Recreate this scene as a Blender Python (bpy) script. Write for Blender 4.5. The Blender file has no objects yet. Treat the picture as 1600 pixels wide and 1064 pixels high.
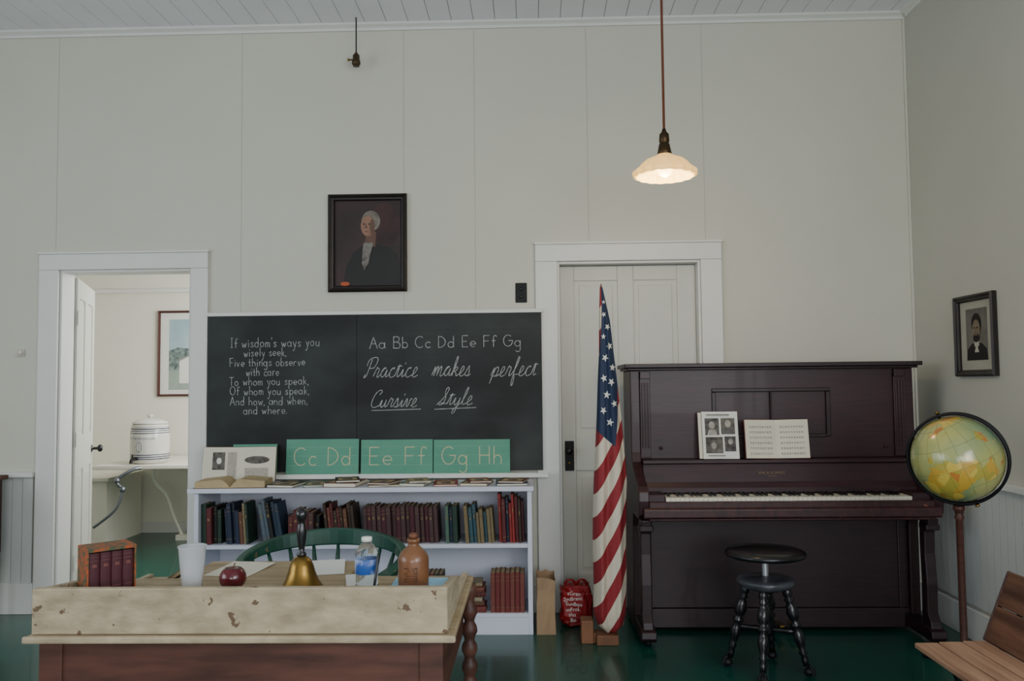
import bpy, bmesh, math, random
from mathutils import Vector, Matrix
random.seed(7)
rad = math.radians
SC = bpy.context.scene
COL = SC.collection
ORG = {}

# ------------------------------------------------------------ materials
def lin(h, k=1.0):
    h = h.lstrip('#')
    out = []
    for i in (0, 2, 4):
        c = int(h[i:i+2], 16) / 255
        c = c/12.92 if c <= 0.04045 else ((c+0.055)/1.055)**2.4
        out.append(min(1, c*k))
    return (*out, 1)
MC = {}
def M(key, col, rough=.6, metal=0, var=.12, scale=12, bump=0, bscale=80, emit=None, es=0, trans=0,
      coat=0, col2=None, stretch=(1, 1, 1), chips=None, cscale=14, cth=.68, ior=1.45, alpha=1, lo=.3, hi=.7):
    if key in MC: return MC[key]
    m = bpy.data.materials.new(key); m.use_nodes = True
    nt = m.node_tree; N = nt.nodes; L = nt.links
    b = N['Principled BSDF']
    tc = N.new('ShaderNodeTexCoord'); mp = N.new('ShaderNodeMapping')
    mp.inputs['Scale'].default_value = stretch
    L.new(tc.outputs['Object'], mp.inputs[0])
    nz = N.new('ShaderNodeTexNoise'); nz.inputs['Scale'].default_value = scale
    nz.inputs['Detail'].default_value = 5
    L.new(mp.outputs[0], nz.inputs['Vector'])
    r = N.new('ShaderNodeValToRGB')
    r.color_ramp.elements[0].position = lo; r.color_ramp.elements[1].position = hi
    r.color_ramp.elements[0].color = lin(col)
    r.color_ramp.elements[1].color = lin(col2) if col2 else lin(col, 1-var)
    L.new(nz.outputs['Fac'], r.inputs[0])
    out = r.outputs[0]
    if chips:
        n2 = N.new('ShaderNodeTexNoise'); n2.inputs['Scale'].default_value = cscale
        n2.inputs['Detail'].default_value = 6
        L.new(tc.outputs['Object'], n2.inputs['Vector'])
        r2 = N.new('ShaderNodeValToRGB')
        r2.color_ramp.elements[0].position = cth; r2.color_ramp.elements[1].position = cth+.02
        r2.color_ramp.elements[0].color = (0, 0, 0, 1); r2.color_ramp.elements[1].color = (1, 1, 1, 1)
        L.new(n2.outputs['Fac'], r2.inputs[0])
        mx = N.new('ShaderNodeMix'); mx.data_type = 'RGBA'
        L.new(r2.outputs[0], mx.inputs[0]); L.new(out, mx.inputs[6]); mx.inputs[7].default_value = lin(chips)
        out = mx.outputs[2]
    L.new(out, b.inputs['Base Color'])
    b.inputs['Roughness'].default_value = rough
    b.inputs['Metallic'].default_value = metal
    b.inputs['IOR'].default_value = ior
    b.inputs['Transmission Weight'].default_value = trans
    b.inputs['Coat Weight'].default_value = coat
    b.inputs['Alpha'].default_value = alpha
    if emit:
        b.inputs['Emission Color'].default_value = lin(emit); b.inputs['Emission Strength'].default_value = es
    if bump:
        n3 = N.new('ShaderNodeTexNoise'); n3.inputs['Scale'].default_value = bscale
        L.new(mp.outputs[0], n3.inputs['Vector'])
        bp = N.new('ShaderNodeBump'); bp.inputs['Strength'].default_value = bump
        bp.inputs['Distance'].default_value = .004
        L.new(n3.outputs['Fac'], bp.inputs['Height']); L.new(bp.outputs[0], b.inputs['Normal'])
    MC[key] = m
    return m

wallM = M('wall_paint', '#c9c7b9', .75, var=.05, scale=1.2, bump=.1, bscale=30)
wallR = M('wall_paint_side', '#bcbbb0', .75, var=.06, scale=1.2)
trimM = M('trim_paint', '#d9d9d3', .45, var=.05, scale=4)
doorM = M('door_paint', '#c4c4ba', .45, var=.05, scale=4)
beadM = M('bead_paint', '#c9cbc6', .5, var=.06, scale=4)
ceilM = M('ceiling_paint', '#e9eaee', .55, var=.05, scale=3)
gapM = M('gap_grey', '#a3a6a6', .8)
floorM = M('floor_paint', '#125044', .27, col2='#0c3c31', scale=2.5, bump=.15, bscale=10, coat=.2)
whiteM = M('bookshelf_paint', '#cfd2de', .5, var=.08, scale=5)
creamW = M('far_room_paint', '#e2dfd0', .7, var=.04, scale=2)
boardM = M('slate', '#0a0e0d', .6, col2='#363d3a', scale=1.9, stretch=(1, 1, 1.6), lo=.40, hi=.86)
chalkM = M('chalk', '#b6bab6', .9, var=.55, scale=50)
pianoM = M('piano_wood', '#37191f', .44, col2='#231016', scale=6, stretch=(1, 1, 12), coat=.05)
pianoD = M('piano_wood_dark', '#2a1319', .46, col2='#190b10', scale=6, stretch=(1, 1, 10), coat=.05)
pianoE = M('piano_edge_worn', '#43201f', .45, col2='#241015', scale=20, stretch=(2, 1, 1), chips='#7a4630', cscale=18, cth=.68)
ivory = M('ivory', '#d9d5c4', .35, var=.06)
ebony = M('ebony', '#0c0b0c', .3)
matB = M('matte_black', '#0a0a0b', .65)
blackM = M('black_gloss', '#121114', .3, var=.3, scale=20, coat=.3)
hubM = M('worn_black', '#4a4c53', .42, col2='#26272c', scale=18, coat=.3)
ironM = M('black_iron', '#17171a', .5, metal=.4)
brass = M('brass', '#9a7a3e', .32, metal=1, col2='#6b5228', scale=9)
goldD = M('gilt_dull', '#7d6644', .55, metal=.3)
creamD = M('desk_cream', '#b3a58b', .68, col2='#978a72', scale=10, chips='#7b6a52', cscale=55, cth=.63, stretch=(1, 1, 2.5), bump=.4, bscale=40)
creamC = M('desk_cream_chipped', '#b4a589', .68, col2='#8f8168', scale=13, chips='#64503b', cscale=30, cth=.665, stretch=(1, 1, 2), bump=.5, bscale=40)
creamT = M('desk_top_wood', '#ad9a7c', .55, col2='#8b7858', scale=5, stretch=(1, 8, 1))
deskB = M('desk_brown', '#5d3a2e', .5, col2='#3c231c', scale=5, stretch=(1, 1, 6))
greenC = M('chair_green', '#16493a', .35, col2='#0f3529', scale=8, chips='#6d5c40', cscale=22, cth=.66, coat=.2)
cardG = M('card_green', '#55907a', .8, col2='#639a82', scale=6)
cardY = M('card_letter', '#c2bf98', .8)
cardL = M('card_line', '#84a994', .8)
page = M('paper', '#d6d0bd', .8, var=.08, scale=14)
pageW = M('paper_white', '#dcdcd4', .8, var=.05)
pageO = M('paper_old', '#b9a37c', .8, var=.2, scale=14)
inkL = M('ink_light', '#8c8983', .9)
photoG = M('photo_grey', '#77726a', .8, col2='#3a3733', scale=30)
kraft = M('kraft', '#9c8062', .85, var=.15, scale=8, bump=.6, bscale=18)
redBag = M('red_bag', '#9a1019', .5, var=.4, scale=8, bump=.9, bscale=14)
woodL = M('wood_light', '#74503c', .5, col2='#452a20', scale=3, stretch=(8, 1, 14))
woodX = M('wood_seat', '#b08b70', .55, col2='#8a6650', scale=3, stretch=(16, 1, 1))
woodB = M('wood_brown', '#6d4430', .5, col2='#452618', scale=5, stretch=(1, 1, 8))
poleM = M('pole_wood', '#4f2c22', .45, col2='#351b15', scale=5, stretch=(1, 1, 8))
woodBlk = M('wood_block', '#84573a', .6, col2='#5d3c26', scale=6)
frameM = M('frame_dark', '#14110f', .4, col2='#241c16', scale=20)
steel = M('steel', '#c4c6ca', .3, metal=.8)
steelD = M('old_nickel', '#85888e', .35, metal=.8)
stone = M('stoneware', '#cfcdc3', .25, var=.05, coat=.5)
blueG = M('glaze_blue', '#28365a', .3)

# ------------------------------------------------------------ mesh helpers
def addbox(bm, x0, x1, y0, y1, z0, z1, mi=0, mat=None):
    v = [bm.verts.new(p) for p in ((x0, y0, z0), (x1, y0, z0), (x1, y1, z0), (x0, y1, z0), (x0, y0, z1), (x1, y0, z1), (x1, y1, z1), (x0, y1, z1))]
    if mat is not None:
        for q in v: q.co = mat @ q.co
    for f in ((0, 3, 2, 1), (4, 5, 6, 7), (0, 1, 5, 4), (1, 2, 6, 5), (2, 3, 7, 6), (3, 0, 4, 7)):
        bm.faces.new([v[i] for i in f]).material_index = mi
def addprism(bm, pts, axis, a, b, mi=0, mat=None):
    """pts 2D: axis x -> (y,z); axis y -> (x,z); axis z -> (x,y)"""
    def co(p, t):
        c = {'x': (t, p[0], p[1]), 'y': (p[0], t, p[1]), 'z': (p[0], p[1], t)}[axis]
        c = Vector(c)
        return mat @ c if mat is not None else c
    A = [bm.verts.new(co(p, a)) for p in pts]; B = [bm.verts.new(co(p, b)) for p in pts]
    n = len(pts)
    bm.faces.new(A[::-1]).material_index = mi; bm.faces.new(B).material_index = mi
    for i in range(n):
        bm.faces.new([A[i], A[(i+1) % n], B[(i+1) % n], B[i]]).material_index = mi
def frame_of(d):
    d = d.normalized()
    up = Vector((0, 0, 1)) if abs(d.z) < .95 else Vector((1, 0, 0))
    u = d.cross(up).normalized(); w = d.cross(u).normalized()
    return u, w
def addlathe(bm, prof, c=(0, 0, 0), seg=32, mi=0, axis=None, mod=None, close=True):
    c = Vector(c)
    if axis is None: u, w, d = Vector((1, 0, 0)), Vector((0, 1, 0)), Vector((0, 0, 1))
    else:
        d = Vector(axis).normalized(); u, w = frame_of(d)
    rings = []
    for r, h in prof:
        ring = []
        for i in range(seg):
            a = 2*math.pi*i/seg
            rr = r*(mod(a, r, h) if mod else 1)
            ring.append(bm.verts.new(c + d*h + u*(rr*math.cos(a)) + w*(rr*math.sin(a))))
        rings.append(ring)
    for k in range(len(rings)-1):
        for i in range(seg):
            j = (i+1) % seg
            f = bm.faces.new([rings[k][i], rings[k][j], rings[k+1][j], rings[k+1][i]]); f.material_index = mi; f.smooth = True
    if close:
        bm.faces.new(rings[0][::-1]).material_index = mi
        bm.faces.new(rings[-1]).material_index = mi
def turned(bm, p0, p1, prof, seg=16, mi=0):
    p0 = Vector(p0); p1 = Vector(p1); L = (p1-p0).length
    addlathe(bm, [(r, t*L) for t, r in prof], p0, seg, mi, axis=(p1-p0))
def addtube(bm, pts, r, seg=10, mi=0, flat=1.0):
    pts = [Vector(p) for p in pts]; rings = []
    ref = None
    for i, p in enumerate(pts):
        d = (pts[min(i+1, len(pts)-1)]-pts[max(i-1, 0)])
        u, w = frame_of(d)
        if ref is not None and u.dot(ref) < 0: u = -u; w = -w
        ref = u
        rr = r[i] if isinstance(r, (list, tuple)) else r
        rings.append([bm.verts.new(p + u*rr*math.cos(2*math.pi*k/seg) + w*rr*flat*math.sin(2*math.pi*k/seg)) for k in range(seg)])
    for k in range(len(rings)-1):
        for i in range(seg):
            j = (i+1) % seg
            f = bm.faces.new([rings[k][i], rings[k][j], rings[k+1][j], rings[k+1][i]]); f.material_index = mi; f.smooth = True
    bm.faces.new(rings[0][::-1]).material_index = mi; bm.faces.new(rings[-1]).material_index = mi
def smoothpath(pts, it=3):
    pts = [Vector(p) for p in pts]
    for _ in range(it):
        q = [pts[0]]
        for a, b in zip(pts[:-1], pts[1:]): q += [a*.75+b*.25, a*.25+b*.75]
        q.append(pts[-1]); pts = q
    return pts

def mk(name, bm, mats, parent=None, label=None, cat=None, group=None, kind=None, bevel=0, origin=None):
    bmesh.ops.recalc_face_normals(bm, faces=bm.faces[:])
    if parent is not None: o = ORG[parent]
    elif origin is not None: o = Vector(origin)
    else:
        xs = [v.co.x for v in bm.verts]; ys = [v.co.y for v in bm.verts]; zs = [v.co.z for v in bm.verts]
        o = Vector(((min(xs)+max(xs))/2, (min(ys)+max(ys))/2, min(zs)))
    bmesh.ops.translate(bm, verts=bm.verts[:], vec=-o)
    me = bpy.data.meshes.new(name); bm.to_mesh(me); bm.free()
    for m in (mats if isinstance(mats, (list, tuple)) else [mats]): me.materials.append(m)
    ob = bpy.data.objects.new(name, me); COL.objects.link(ob)
    if parent is not None: ob.parent = parent
    else: ob.location = o
    ORG[ob] = o
    if bevel:
        b = ob.modifiers.new('Bevel', 'BEVEL'); b.width = bevel; b.segments = 2; b.limit_method = 'ANGLE'; b.angle_limit = rad(40)
    tag(ob, label, cat, group, kind)
    return ob
def tag(ob, label=None, cat=None, group=None, kind=None):
    if label: ob['label'] = label
    if cat: ob['category'] = cat
    if group: ob['group'] = group
    if kind: ob['kind'] = kind
def thing(name, label, cat, loc, group=None):
    e = bpy.data.objects.new(name, None); COL.objects.link(e); e.location = loc; e.empty_display_size = .05
    ORG[e] = Vector(loc); tag(e, label, cat, group); return e
def box(name, mats, x0, x1, y0, y1, z0, z1, parent=None, bevel=0, **k):
    bm = bmesh.new(); addbox(bm, x0, x1, y0, y1, z0, z1); return mk(name, bm, mats, parent, bevel=bevel, **k)
def lathe(name, mats, prof, c, parent=None, seg=32, **k):
    ax = k.pop('axis', None); mod = k.pop('mod', None); cl = k.pop('close', True)
    bm = bmesh.new(); addlathe(bm, prof, c, seg, 0, ax, mod, cl); return mk(name, bm, mats, parent, **k)
def ell(cx, cy, rx, ry, n=28, a0=0, a1=360):
    m = n if (a1-a0) >= 360 else n+1
    return [(cx+rx*math.cos(rad(a0+(a1-a0)*i/n)), cy+ry*math.sin(rad(a0+(a1-a0)*i/n))) for i in range(m)]
def rect(x0, x1, y0, y1): return [(x0, y0), (x1, y0), (x1, y1), (x0, y1)]
def addflat(bm, O, U, V, poly, mi, off):
    O = Vector(O); U = Vector(U).normalized(); V = Vector(V).normalized(); Nn = U.cross(V)
    f = bm.faces.new([bm.verts.new(O+U*p[0]+V*p[1]+Nn*off) for p in poly]); f.material_index = mi
def flat(name, mats, O, U, V, shapes, parent):
    bm = bmesh.new()
    for i, (poly, mi) in enumerate(shapes): addflat(bm, O, U, V, poly, mi, .0005*(i+1))
    return mkraw(name, bm, mats, parent)
def mkraw(name, bm, mats, parent):
    o = ORG[parent]; bmesh.ops.translate(bm, verts=bm.verts[:], vec=-o)
    me = bpy.data.meshes.new(name); bm.to_mesh(me); bm.free()
    for m in mats: me.materials.append(m)
    ob = bpy.data.objects.new(name, me); COL.objects.link(ob); ob.parent = parent; ORG[ob] = o
    return ob
def textmesh(name, s, size, O, U, V, mat, parent, shear=0, align='CENTER'):
    cu = bpy.data.curves.new('t', 'FONT'); cu.body = s; cu.size = size; cu.align_x = align; cu.shear = shear
    t = bpy.data.objects.new('t', cu); COL.objects.link(t)
    dg = bpy.context.evaluated_depsgraph_get(); dg.update()
    me = bpy.data.meshes.new_from_object(t.evaluated_get(dg))
    bpy.data.objects.remove(t); me.name = name
    O = Vector(O); U = Vector(U).normalized(); V = Vector(V).normalized(); Nn = U.cross(V)
    for v in me.vertices: v.co = O + U*v.co.x + V*v.co.y + Nn*.001 - ORG[parent]
    me.materials.clear(); me.materials.append(mat)
    ob = bpy.data.objects.new(name, me); COL.objects.link(ob); ob.parent = parent; ORG[ob] = ORG[parent]
    return ob

# ------------------------------------------------------------ stroke lettering
def E(cx, cy, rx, ry, a0, a1, n=14):
    return [(cx+rx*math.cos(rad(a0+(a1-a0)*i/n)), cy+ry*math.sin(rad(a0+(a1-a0)*i/n))) for i in range(n+1)]
def ck(p, it=2):
    for _ in range(it):
        q = [p[0]]
        for a, b in zip(p[:-1], p[1:]):
            q += [(a[0]*.75+b[0]*.25, a[1]*.75+b[1]*.25), (a[0]*.25+b[0]*.75, a[1]*.25+b[1]*.75)]
        q.append(p[-1]); p = q
    return p
G = {
 'a': (1.0, [E(.45, .5, .42, .5, 0, 360), [(.88, 1), (.88, .1), (1, 0)]]),
 'b': (.9, [[(.1, 2), (.1, 0)], E(.5, .5, .4, .5, 180, -180)]),
 'c': (.85, [E(.5, .5, .42, .5, 45, 315)]),
 'd': (1.0, [E(.45, .5, .42, .5, 0, 360), [(.88, 2), (.88, 0)]]),
 'e': (.9, [[(.1, .5)]+E(.48, .52, .4, .48, 0, 310)]),
 'f': (.65, [E(.55, 1.6, .25, .4, 30, 180)+[(.3, 0)], [(.05, 1), (.6, 1)]]),
 'g': (1.0, [E(.45, .5, .42, .5, 0, 360), [(.88, 1)]+E(.5, -.5, .38, .45, 0, -150)]),
 'h': (.95, [[(.1, 2), (.1, 0)], E(.48, .6, .36, .4, 180, 0)+[(.84, 0)]]),
 'i': (.3, [[(.15, 1), (.15, 0)], [(.15, 1.38), (.15, 1.52)]]),
 'k': (.8, [[(.1, 2), (.1, 0)], [(.7, 1), (.1, .4)], [(.3, .55), (.75, 0)]]),
 'l': (.3, [[(.15, 2), (.15, 0)]]),
 'm': (1.15, [[(.1, 1), (.1, 0)], E(.32, .7, .22, .3, 180, 0)+[(.54, 0)], E(.78, .7, .24, .3, 180, 0)+[(1.02, 0)]]),
 'n': (.9, [[(.1, 1), (.1, 0)], E(.45, .6, .35, .4, 180, 0)+[(.8, 0)]]),
 'o': (.95, [E(.48, .5, .42, .5, 90, 450)]),
 'p': (.95, [[(.1, 1), (.1, -1)], E(.5, .5, .4, .5, 180, -180)]),
 'r': (.7, [[(.1, 1), (.1, 0)], E(.42, .6, .32, .4, 180, 50)]),
 's': (.75, [ck([(.7, .85), (.4, 1.05), (.08, .8), (.4, .5), (.75, .22), (.4, -.05), (.05, .15)])]),
 't': (.6, [[(.3, 1.6), (.3, .1), (.5, 0)], [(.02, 1), (.6, 1)]]),
 'u': (.95, [[(.1, 1)]+E(.45, .4, .35, .4, 180, 360), [(.8, 1), (.82, 0)]]),
 'v': (.8, [[(.05, 1), (.4, 0), (.75, 1)]]),
 'w': (1.1, [[(.05, 1), (.3, 0), (.55, .8), (.8, 0), (1.05, 1)]]),
 'y': (.85, [[(.1, 1), (.45, .1)], ck([(.8, 1), (.35, -.7), (.2, -1), (0, -.8)])]),
 'A': (1.2, [[(0, 0), (.6, 2), (1.2, 0)], [(.25, .8), (.95, .8)]]),
 'B': (1.1, [[(.1, 2), (.1, 0)], ck([(.1, 2), (.9, 2), (1, 1.5), (.8, 1.05), (.1, 1.05)]), ck([(.6, 1.05), (1.1, .9), (1.1, .1), (.7, 0), (.1, 0)])]),
 'C': (1.3, [E(.75, 1, .7, 1, 50, 310)]),
 'D': (1.25, [[(.1, 2), (.1, 0)], E(.1, 1, 1.05, 1, 90, -90)]),
 'E': (1.0, [[(.95, 2), (.1, 2), (.1, 0), (.95, 0)], [(.1, 1), (.8, 1)]]),
 'F': (1.0, [[(.95, 2), (.1, 2), (.1, 0)], [(.1, 1), (.8, 1)]]),
 'G': (1.45, [E(.75, 1, .7, 1, 50, 360)+[(.85, 1)]]),
 'H': (1.2, [[(.1, 2), (.1, 0)], [(1.1, 2), (1.1, 0)], [(.1, 1), (1.1, 1)]]),
 'I': (.7, [[(.35, 2), (.35, 0)], [(.1, 2), (.6, 2)], [(.1, 0), (.6, 0)]]),
 'O': (1.4, [E(.7, 1, .65, 1, 90, 450)]),
 'T': (1.1, [[(0, 2), (1.1, 2)], [(.55, 2), (.55, 0)]]),
 ',': (.3, [[(.15, .1), (.05, -.3)]]), '.': (.3, [[(.12, 0), (.16, .1)]]), "'": (.25, [[(.12, 2), (.08, 1.6)]]),
}
CU = {
 'a': (1.2, [ck([(0, .1), (.35, .9), (.75, 1.02), (.35, 1.05), (.1, .5), (.3, -.05), (.7, .1), (.88, 1), (.85, .2), (.95, -.05), (1.2, .15)], 2)]),
 'c': (.95, [ck([(0, .1), (.3, .95), (.7, 1.05), (.6, .85), (.35, 1.05), (.12, .5), (.3, -.08), (.7, -.02), (.95, .15)], 2)]),
 'e': (.9, [ck([(0, .1), (.4, .35), (.65, .8), (.4, 1.15), (.15, .6), (.25, -.08), (.6, -.05), (.9, .15)], 2)]),
 'f': (.9, [ck([(0, .1), (.4, .9), (.6, 2.0), (.35, 2.15), (.28, 1), (.3, -1.1), (.6, -1.1), (.5, -.1), (.3, .1), (.9, .15)], 2)]),
 'i': (.65, [ck([(0, .1), (.3, 1.0), (.28, .2), (.38, -.06), (.65, .15)], 2), [(.34, 1.4), (.36, 1.55)]]),
 'k': (1.05, [ck([(0, .1), (.4, 1.4), (.35, 2.2), (.15, 2), (.15, 0)], 2), ck([(.15, .3), (.4, 1.0), (.75, .95), (.6, .5), (.2, .5), (.6, .4), (.75, -.1), (1.05, .15)], 2)]),
 'l': (.65, [ck([(0, .1), (.4, 1.3), (.4, 2.2), (.18, 1.9), (.15, .2), (.35, -.08), (.65, .15)], 2)]),
 'm': (1.6, [ck([(0, .1), (.2, 1.1), (.3, .8), (.28, -.05), (.3, .3), (.55, 1.15), (.72, .9), (.7, -.05), (.74, .3), (1.0, 1.15), (1.2, .9), (1.15, .15), (1.3, -.08), (1.6, .15)], 1)]),
 'p': (1.1, [ck([(0, .1), (.3, 1.1), (.25, .4), (.1, -1.2), (.3, .5), (.6, 1.1), (.9, .8), (.8, 0), (.35, .0)], 2), ck([(.35, .02), (.8, -.05), (1.1, .15)], 2)]),
 'r': (.85, [ck([(0, .1), (.25, 1.2), (.35, .95), (.65, .95), (.5, .2), (.6, -.08), (.85, .15)], 2)]),
 's': (.85, [ck([(0, .1), (.4, 1.2), (.45, .8), (.65, .2), (.4, -.08), (.1, .05)], 2), ck([(.3, -.03), (.6, -.05), (.85, .15)], 2)]),
 't': (.7, [ck([(0, .1), (.35, 1.7), (.3, .3), (.4, -.08), (.7, .15)], 2), [(.05, 1.15), (.65, 1.2)]]),
 'u': (1.15, [ck([(0, .1), (.25, 1.05), (.2, .1), (.45, -.12), (.75, .3), (.8, 1.05), (.78, .2), (.9, -.06), (1.15, .15)], 2)]),
 'v': (1.0, [ck([(0, .1), (.2, 1.1), (.35, .8), (.4, -.1), (.65, .1), (.75, 1.05), (1.0, .9)], 2)]),
 'y': (1.1, [ck([(0, .1), (.25, 1.05), (.2, .1), (.45, -.12), (.8, .4), (.85, 1.05), (.7, -.9), (.35, -1.2), (.3, -.6), (1.1, .15)], 2)]),
 'P': (1.3, [ck([(.1, .3), (.0, -.1), (.35, .1), (.5, 2)], 2), ck([(0, 1.3), (.1, 2.1), (1.4, 2.3), (1.2, 1.0), (.45, 1.0)], 2)]),
 'C': (1.3, [ck([(.9, 1.5), (1.2, 1.9), (.8, 2.15), (.2, 1.6), (.05, .3), (.5, -.15), (1.3, .15)], 2)]),
 'S': (1.3, [ck([(0, .0), (.7, .9), (1.0, 1.9), (.7, 2.2), (.5, 1.6), (.9, .9), (.8, .1), (.3, -.1), (.1, .4), (.7, .1), (1.3, .15)], 2)]),
}
def strokes_for(s, cursive=False):
    x = 0; out = []
    for i, ch in enumerate(s):
        if ch == ' ': x += 1.5 if cursive else .85; continue
        w, st = (CU if cursive else G)[ch]
        for q in st:
            out.append([(x+px+(.38*py if cursive else 0), py) for px, py in q])
        x += w+(0 if cursive else .28)
    return out, x-(0 if cursive else .28)
WC = [0]
def write(bm, s, x0, x1, z, h, y, wd, cursive=False, mi=0, jit=.0, rise=0):
    st, W = strokes_for(s, cursive)
    k = (x1-x0)/W; kz = h/2
    for q in st:
        jz = random.uniform(-jit, jit); jx = random.uniform(-jit, jit)*.6
        pts = [Vector((x0+a*k+jx, z+b*kz+jz+rise*(a/W))) for a, b in q]
        for a, b in zip(pts[:-1], pts[1:]):
            d = b-a
            if d.length < 1e-6: continue
            d.normalize(); n = Vector((-d.y, d.x))*wd/2; a2 = a-d*wd*.25; b2 = b+d*wd*.25
            WC[0] += 1; yy = y-(WC[0] % 41)*.00002
            f = bm.faces.new([bm.verts.new((p.x, yy, p.y)) for p in (a2-n, b2-n, b2+n, a2+n)]); f.material_index = mi

# ============================================================ ROOM
YB = 4.9; XR = 2.22; XL = -4.4; YR = -4.0; H = 3.5
ST = dict(kind='structure')
box('floor', floorM, XL-.1, XR+.1, YR, 7.75, -.1, 0, **ST)
bm = bmesh.new(); addbox(bm, XL-.1, XR+.1, YR, YB+.1, H+.006, H+.1, 1)
x = XL-.1
while x < XR+.05:
    addbox(bm, x+.0018, min(x+.1282, XR+.1), YR, YB, H, H+.007, 0); x += .13
mk('ceiling', bm, [ceilM, gapM], **ST)
bm = bmesh.new()
OLx0, OLx1, ORx0, ORx1 = -2.84, -2.04, .143, .984
addbox(bm, XL-.1, OLx0, YB, YB+.13, 0, H); addbox(bm, OLx0, OLx1, YB, YB+.13, 2.03, H)
addbox(bm, OLx1, ORx0, YB, YB+.13, 0, H); addbox(bm, ORx0, ORx1, YB, YB+.13, 2.04, H)
addbox(bm, ORx1, XR+.1, YB, YB+.13, 0, H)
mk('wall_back', bm, wallM, **ST)
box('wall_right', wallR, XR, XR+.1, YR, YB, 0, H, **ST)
box('wall_left', wallM, XL-.1, XL, YR, YB, 0, H, **ST)
tn = [0]
def trim(m, *a, bevel=.003):
    tn[0] += 1; return box('trim_%d' % tn[0], m, *a, bevel=bevel, **ST)
bm = bmesh.new()
addprism(bm, [(YB-.035, H), (YB-.035, H-.012), (YB-.012, H-.025), (YB-.012, H-.042), (YB, H-.042), (YB, H)], 'x', XL, XR)
mk('trim_90', bm, trimM, **ST)
bm = bmesh.new()
addprism(bm, [(XR-.035, H), (XR-.035, H-.012), (XR-.012, H-.025), (XR-.012, H-.042), (XR, H-.042), (XR, H)], 'y', YR, YB-.04)
mk('trim_91', bm, trimM, **ST)
seamM = M('seam', '#b7b6a9', .8); beadG = M('bead_groove', '#9fa09a', .8)
for sx in (-2.87, -1.745, -.765, -.34, .333, 1.02):
    z0 = 2.15 if sx in (-2.87, .333, 1.02) else 1.76
    trim(seamM, sx-.0018, sx+.0018, YB-.0012, YB, z0, H-.043, bevel=0)
trim(wallM, XR-.014, XR, YB-.014, YB, .84, H-.043)
def casing(x0, x1, ztop, wl, wr, hh):
    trim(trimM, x0-wl, x0, YB-.025, YB, 0, ztop, bevel=.004)
    trim(trimM, x1, x1+wr, YB-.025, YB, 0, ztop, bevel=.004)
    trim(trimM, x0-wl, x1+wr, YB-.027, YB, ztop, ztop+hh, bevel=.004)
    trim(trimM, x0-wl-.006, x1+wr+.006, YB-.034, YB, ztop+hh, ztop+hh+.014, bevel=.003)
    trim(trimM, x0, x0+.014, YB-.002, YB+.135, 0, ztop, bevel=.002)
    trim(trimM, x1-.014, x1, YB-.002, YB+.135, 0, ztop, bevel=.002)
    trim(trimM, x0+.014, x1-.014, YB-.002, YB+.135, ztop-.014, ztop, bevel=.002)
casing(OLx0, OLx1, 2.03, .118, .105, .095)
casing(ORx0, ORx1, 2.04, .13, .123, .10)
def bead(name, axis, a, b, fixed, z0=.18, z1=.80):
    bm = bmesh.new(); t = a
    while t < b-.01:
        e = min(t+.062, b)
        if axis == 'x':
            addbox(bm, t+.002, e-.002, fixed-.014, fixed, z0, z1); addbox(bm, t, e, fixed-.010, fixed, z0, z1, 1)
        else:
            addbox(bm, fixed-.014, fixed, t+.002, e-.002, z0, z1); addbox(bm, fixed-.010, fixed, t, e, z0, z1, 1)
        t = e
    return mk(name, bm, [beadM, beadG], **ST)
bead('trim_80', 'x', XL, -2.965, YB); bead('trim_81', 'x', 1.112, XR-.02, YB); bead('trim_82', 'y', YR, YB-.02, XR)
trim(trimM, XL, -2.962, YB-.045, YB, .80, .83); trim(trimM, 1.11, XR-.045, YB-.045, YB, .80, .83)
trim(trimM, XR-.045, XR, YR, YB, .80, .83)
box('baseboard_left', trimM, XL, -2.962, YB-.022, YB, 0, .18, bevel=.004, **ST)
box('baseboard_middle', trimM, -1.93, .01, YB-.022, YB, 0, .16, bevel=.004, **ST)
box('baseboard_back', trimM, 1.112, XR-.025, YB-.022, YB, 0, .18, bevel=.004, **ST)
box('baseboard_right', trimM, XR-.022, XR, YR, YB, 0, .16, bevel=.004, **ST)

def doorleaf(name, W, Hh, parent_loc, rotz, panels, T=.04):
    bm = bmesh.new(); addbox(bm, 0, W, .010, T-.010, 0, Hh)
    def sol(x0, x1, z0, z1): addbox(bm, x0, x1, 0, T, z0, z1)
    pl, pr = panels[0][0], panels[0][1]; ql, qr = panels[1][0], panels[1][1]
    zs = panels[0][2], panels[0][3], panels[2][2], panels[2][3]
    sol(0, pl, 0, Hh); sol(pr, ql, 0, Hh); sol(qr, W, 0, Hh)
    for (a, b) in ((pl, pr), (ql, qr)):
        sol(a, b, zs[1], Hh); sol(a, b, zs[3], zs[0]); sol(a, b, 0, zs[2])
    for (a, b, c, d) in panels:
        addbox(bm, a+.03, b-.03, .004, T-.004, c+.03, d-.03)
    ob = mk(name, bm, doorM, kind='structure', bevel=.004, origin=(0, 0, 0))
    ob.location = parent_loc; ob.rotation_euler = (0, 0, rotz)
    return ob
d1 = doorleaf('door_1', .81, 2.018, (ORx0+.016, YB+.075, .004), 0,
    [(.085, .345, 1.02, 1.93), (.44, .70, 1.02, 1.93), (.085, .345, .2, .80), (.44, .70, .2, .80)])
def localpart(name, bm, mat, parent, bevel=0):
    bmesh.ops.recalc_face_normals(bm, faces=bm.faces[:])
    me = bpy.data.meshes.new(name); bm.to_mesh(me); bm.free(); me.materials.append(mat)
    ob = bpy.data.objects.new(name, me); COL.objects.link(ob); ob.parent = parent
    if bevel:
        b = ob.modifiers.new('Bevel', 'BEVEL'); b.width = bevel; b.segments = 2
    return ob
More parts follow.
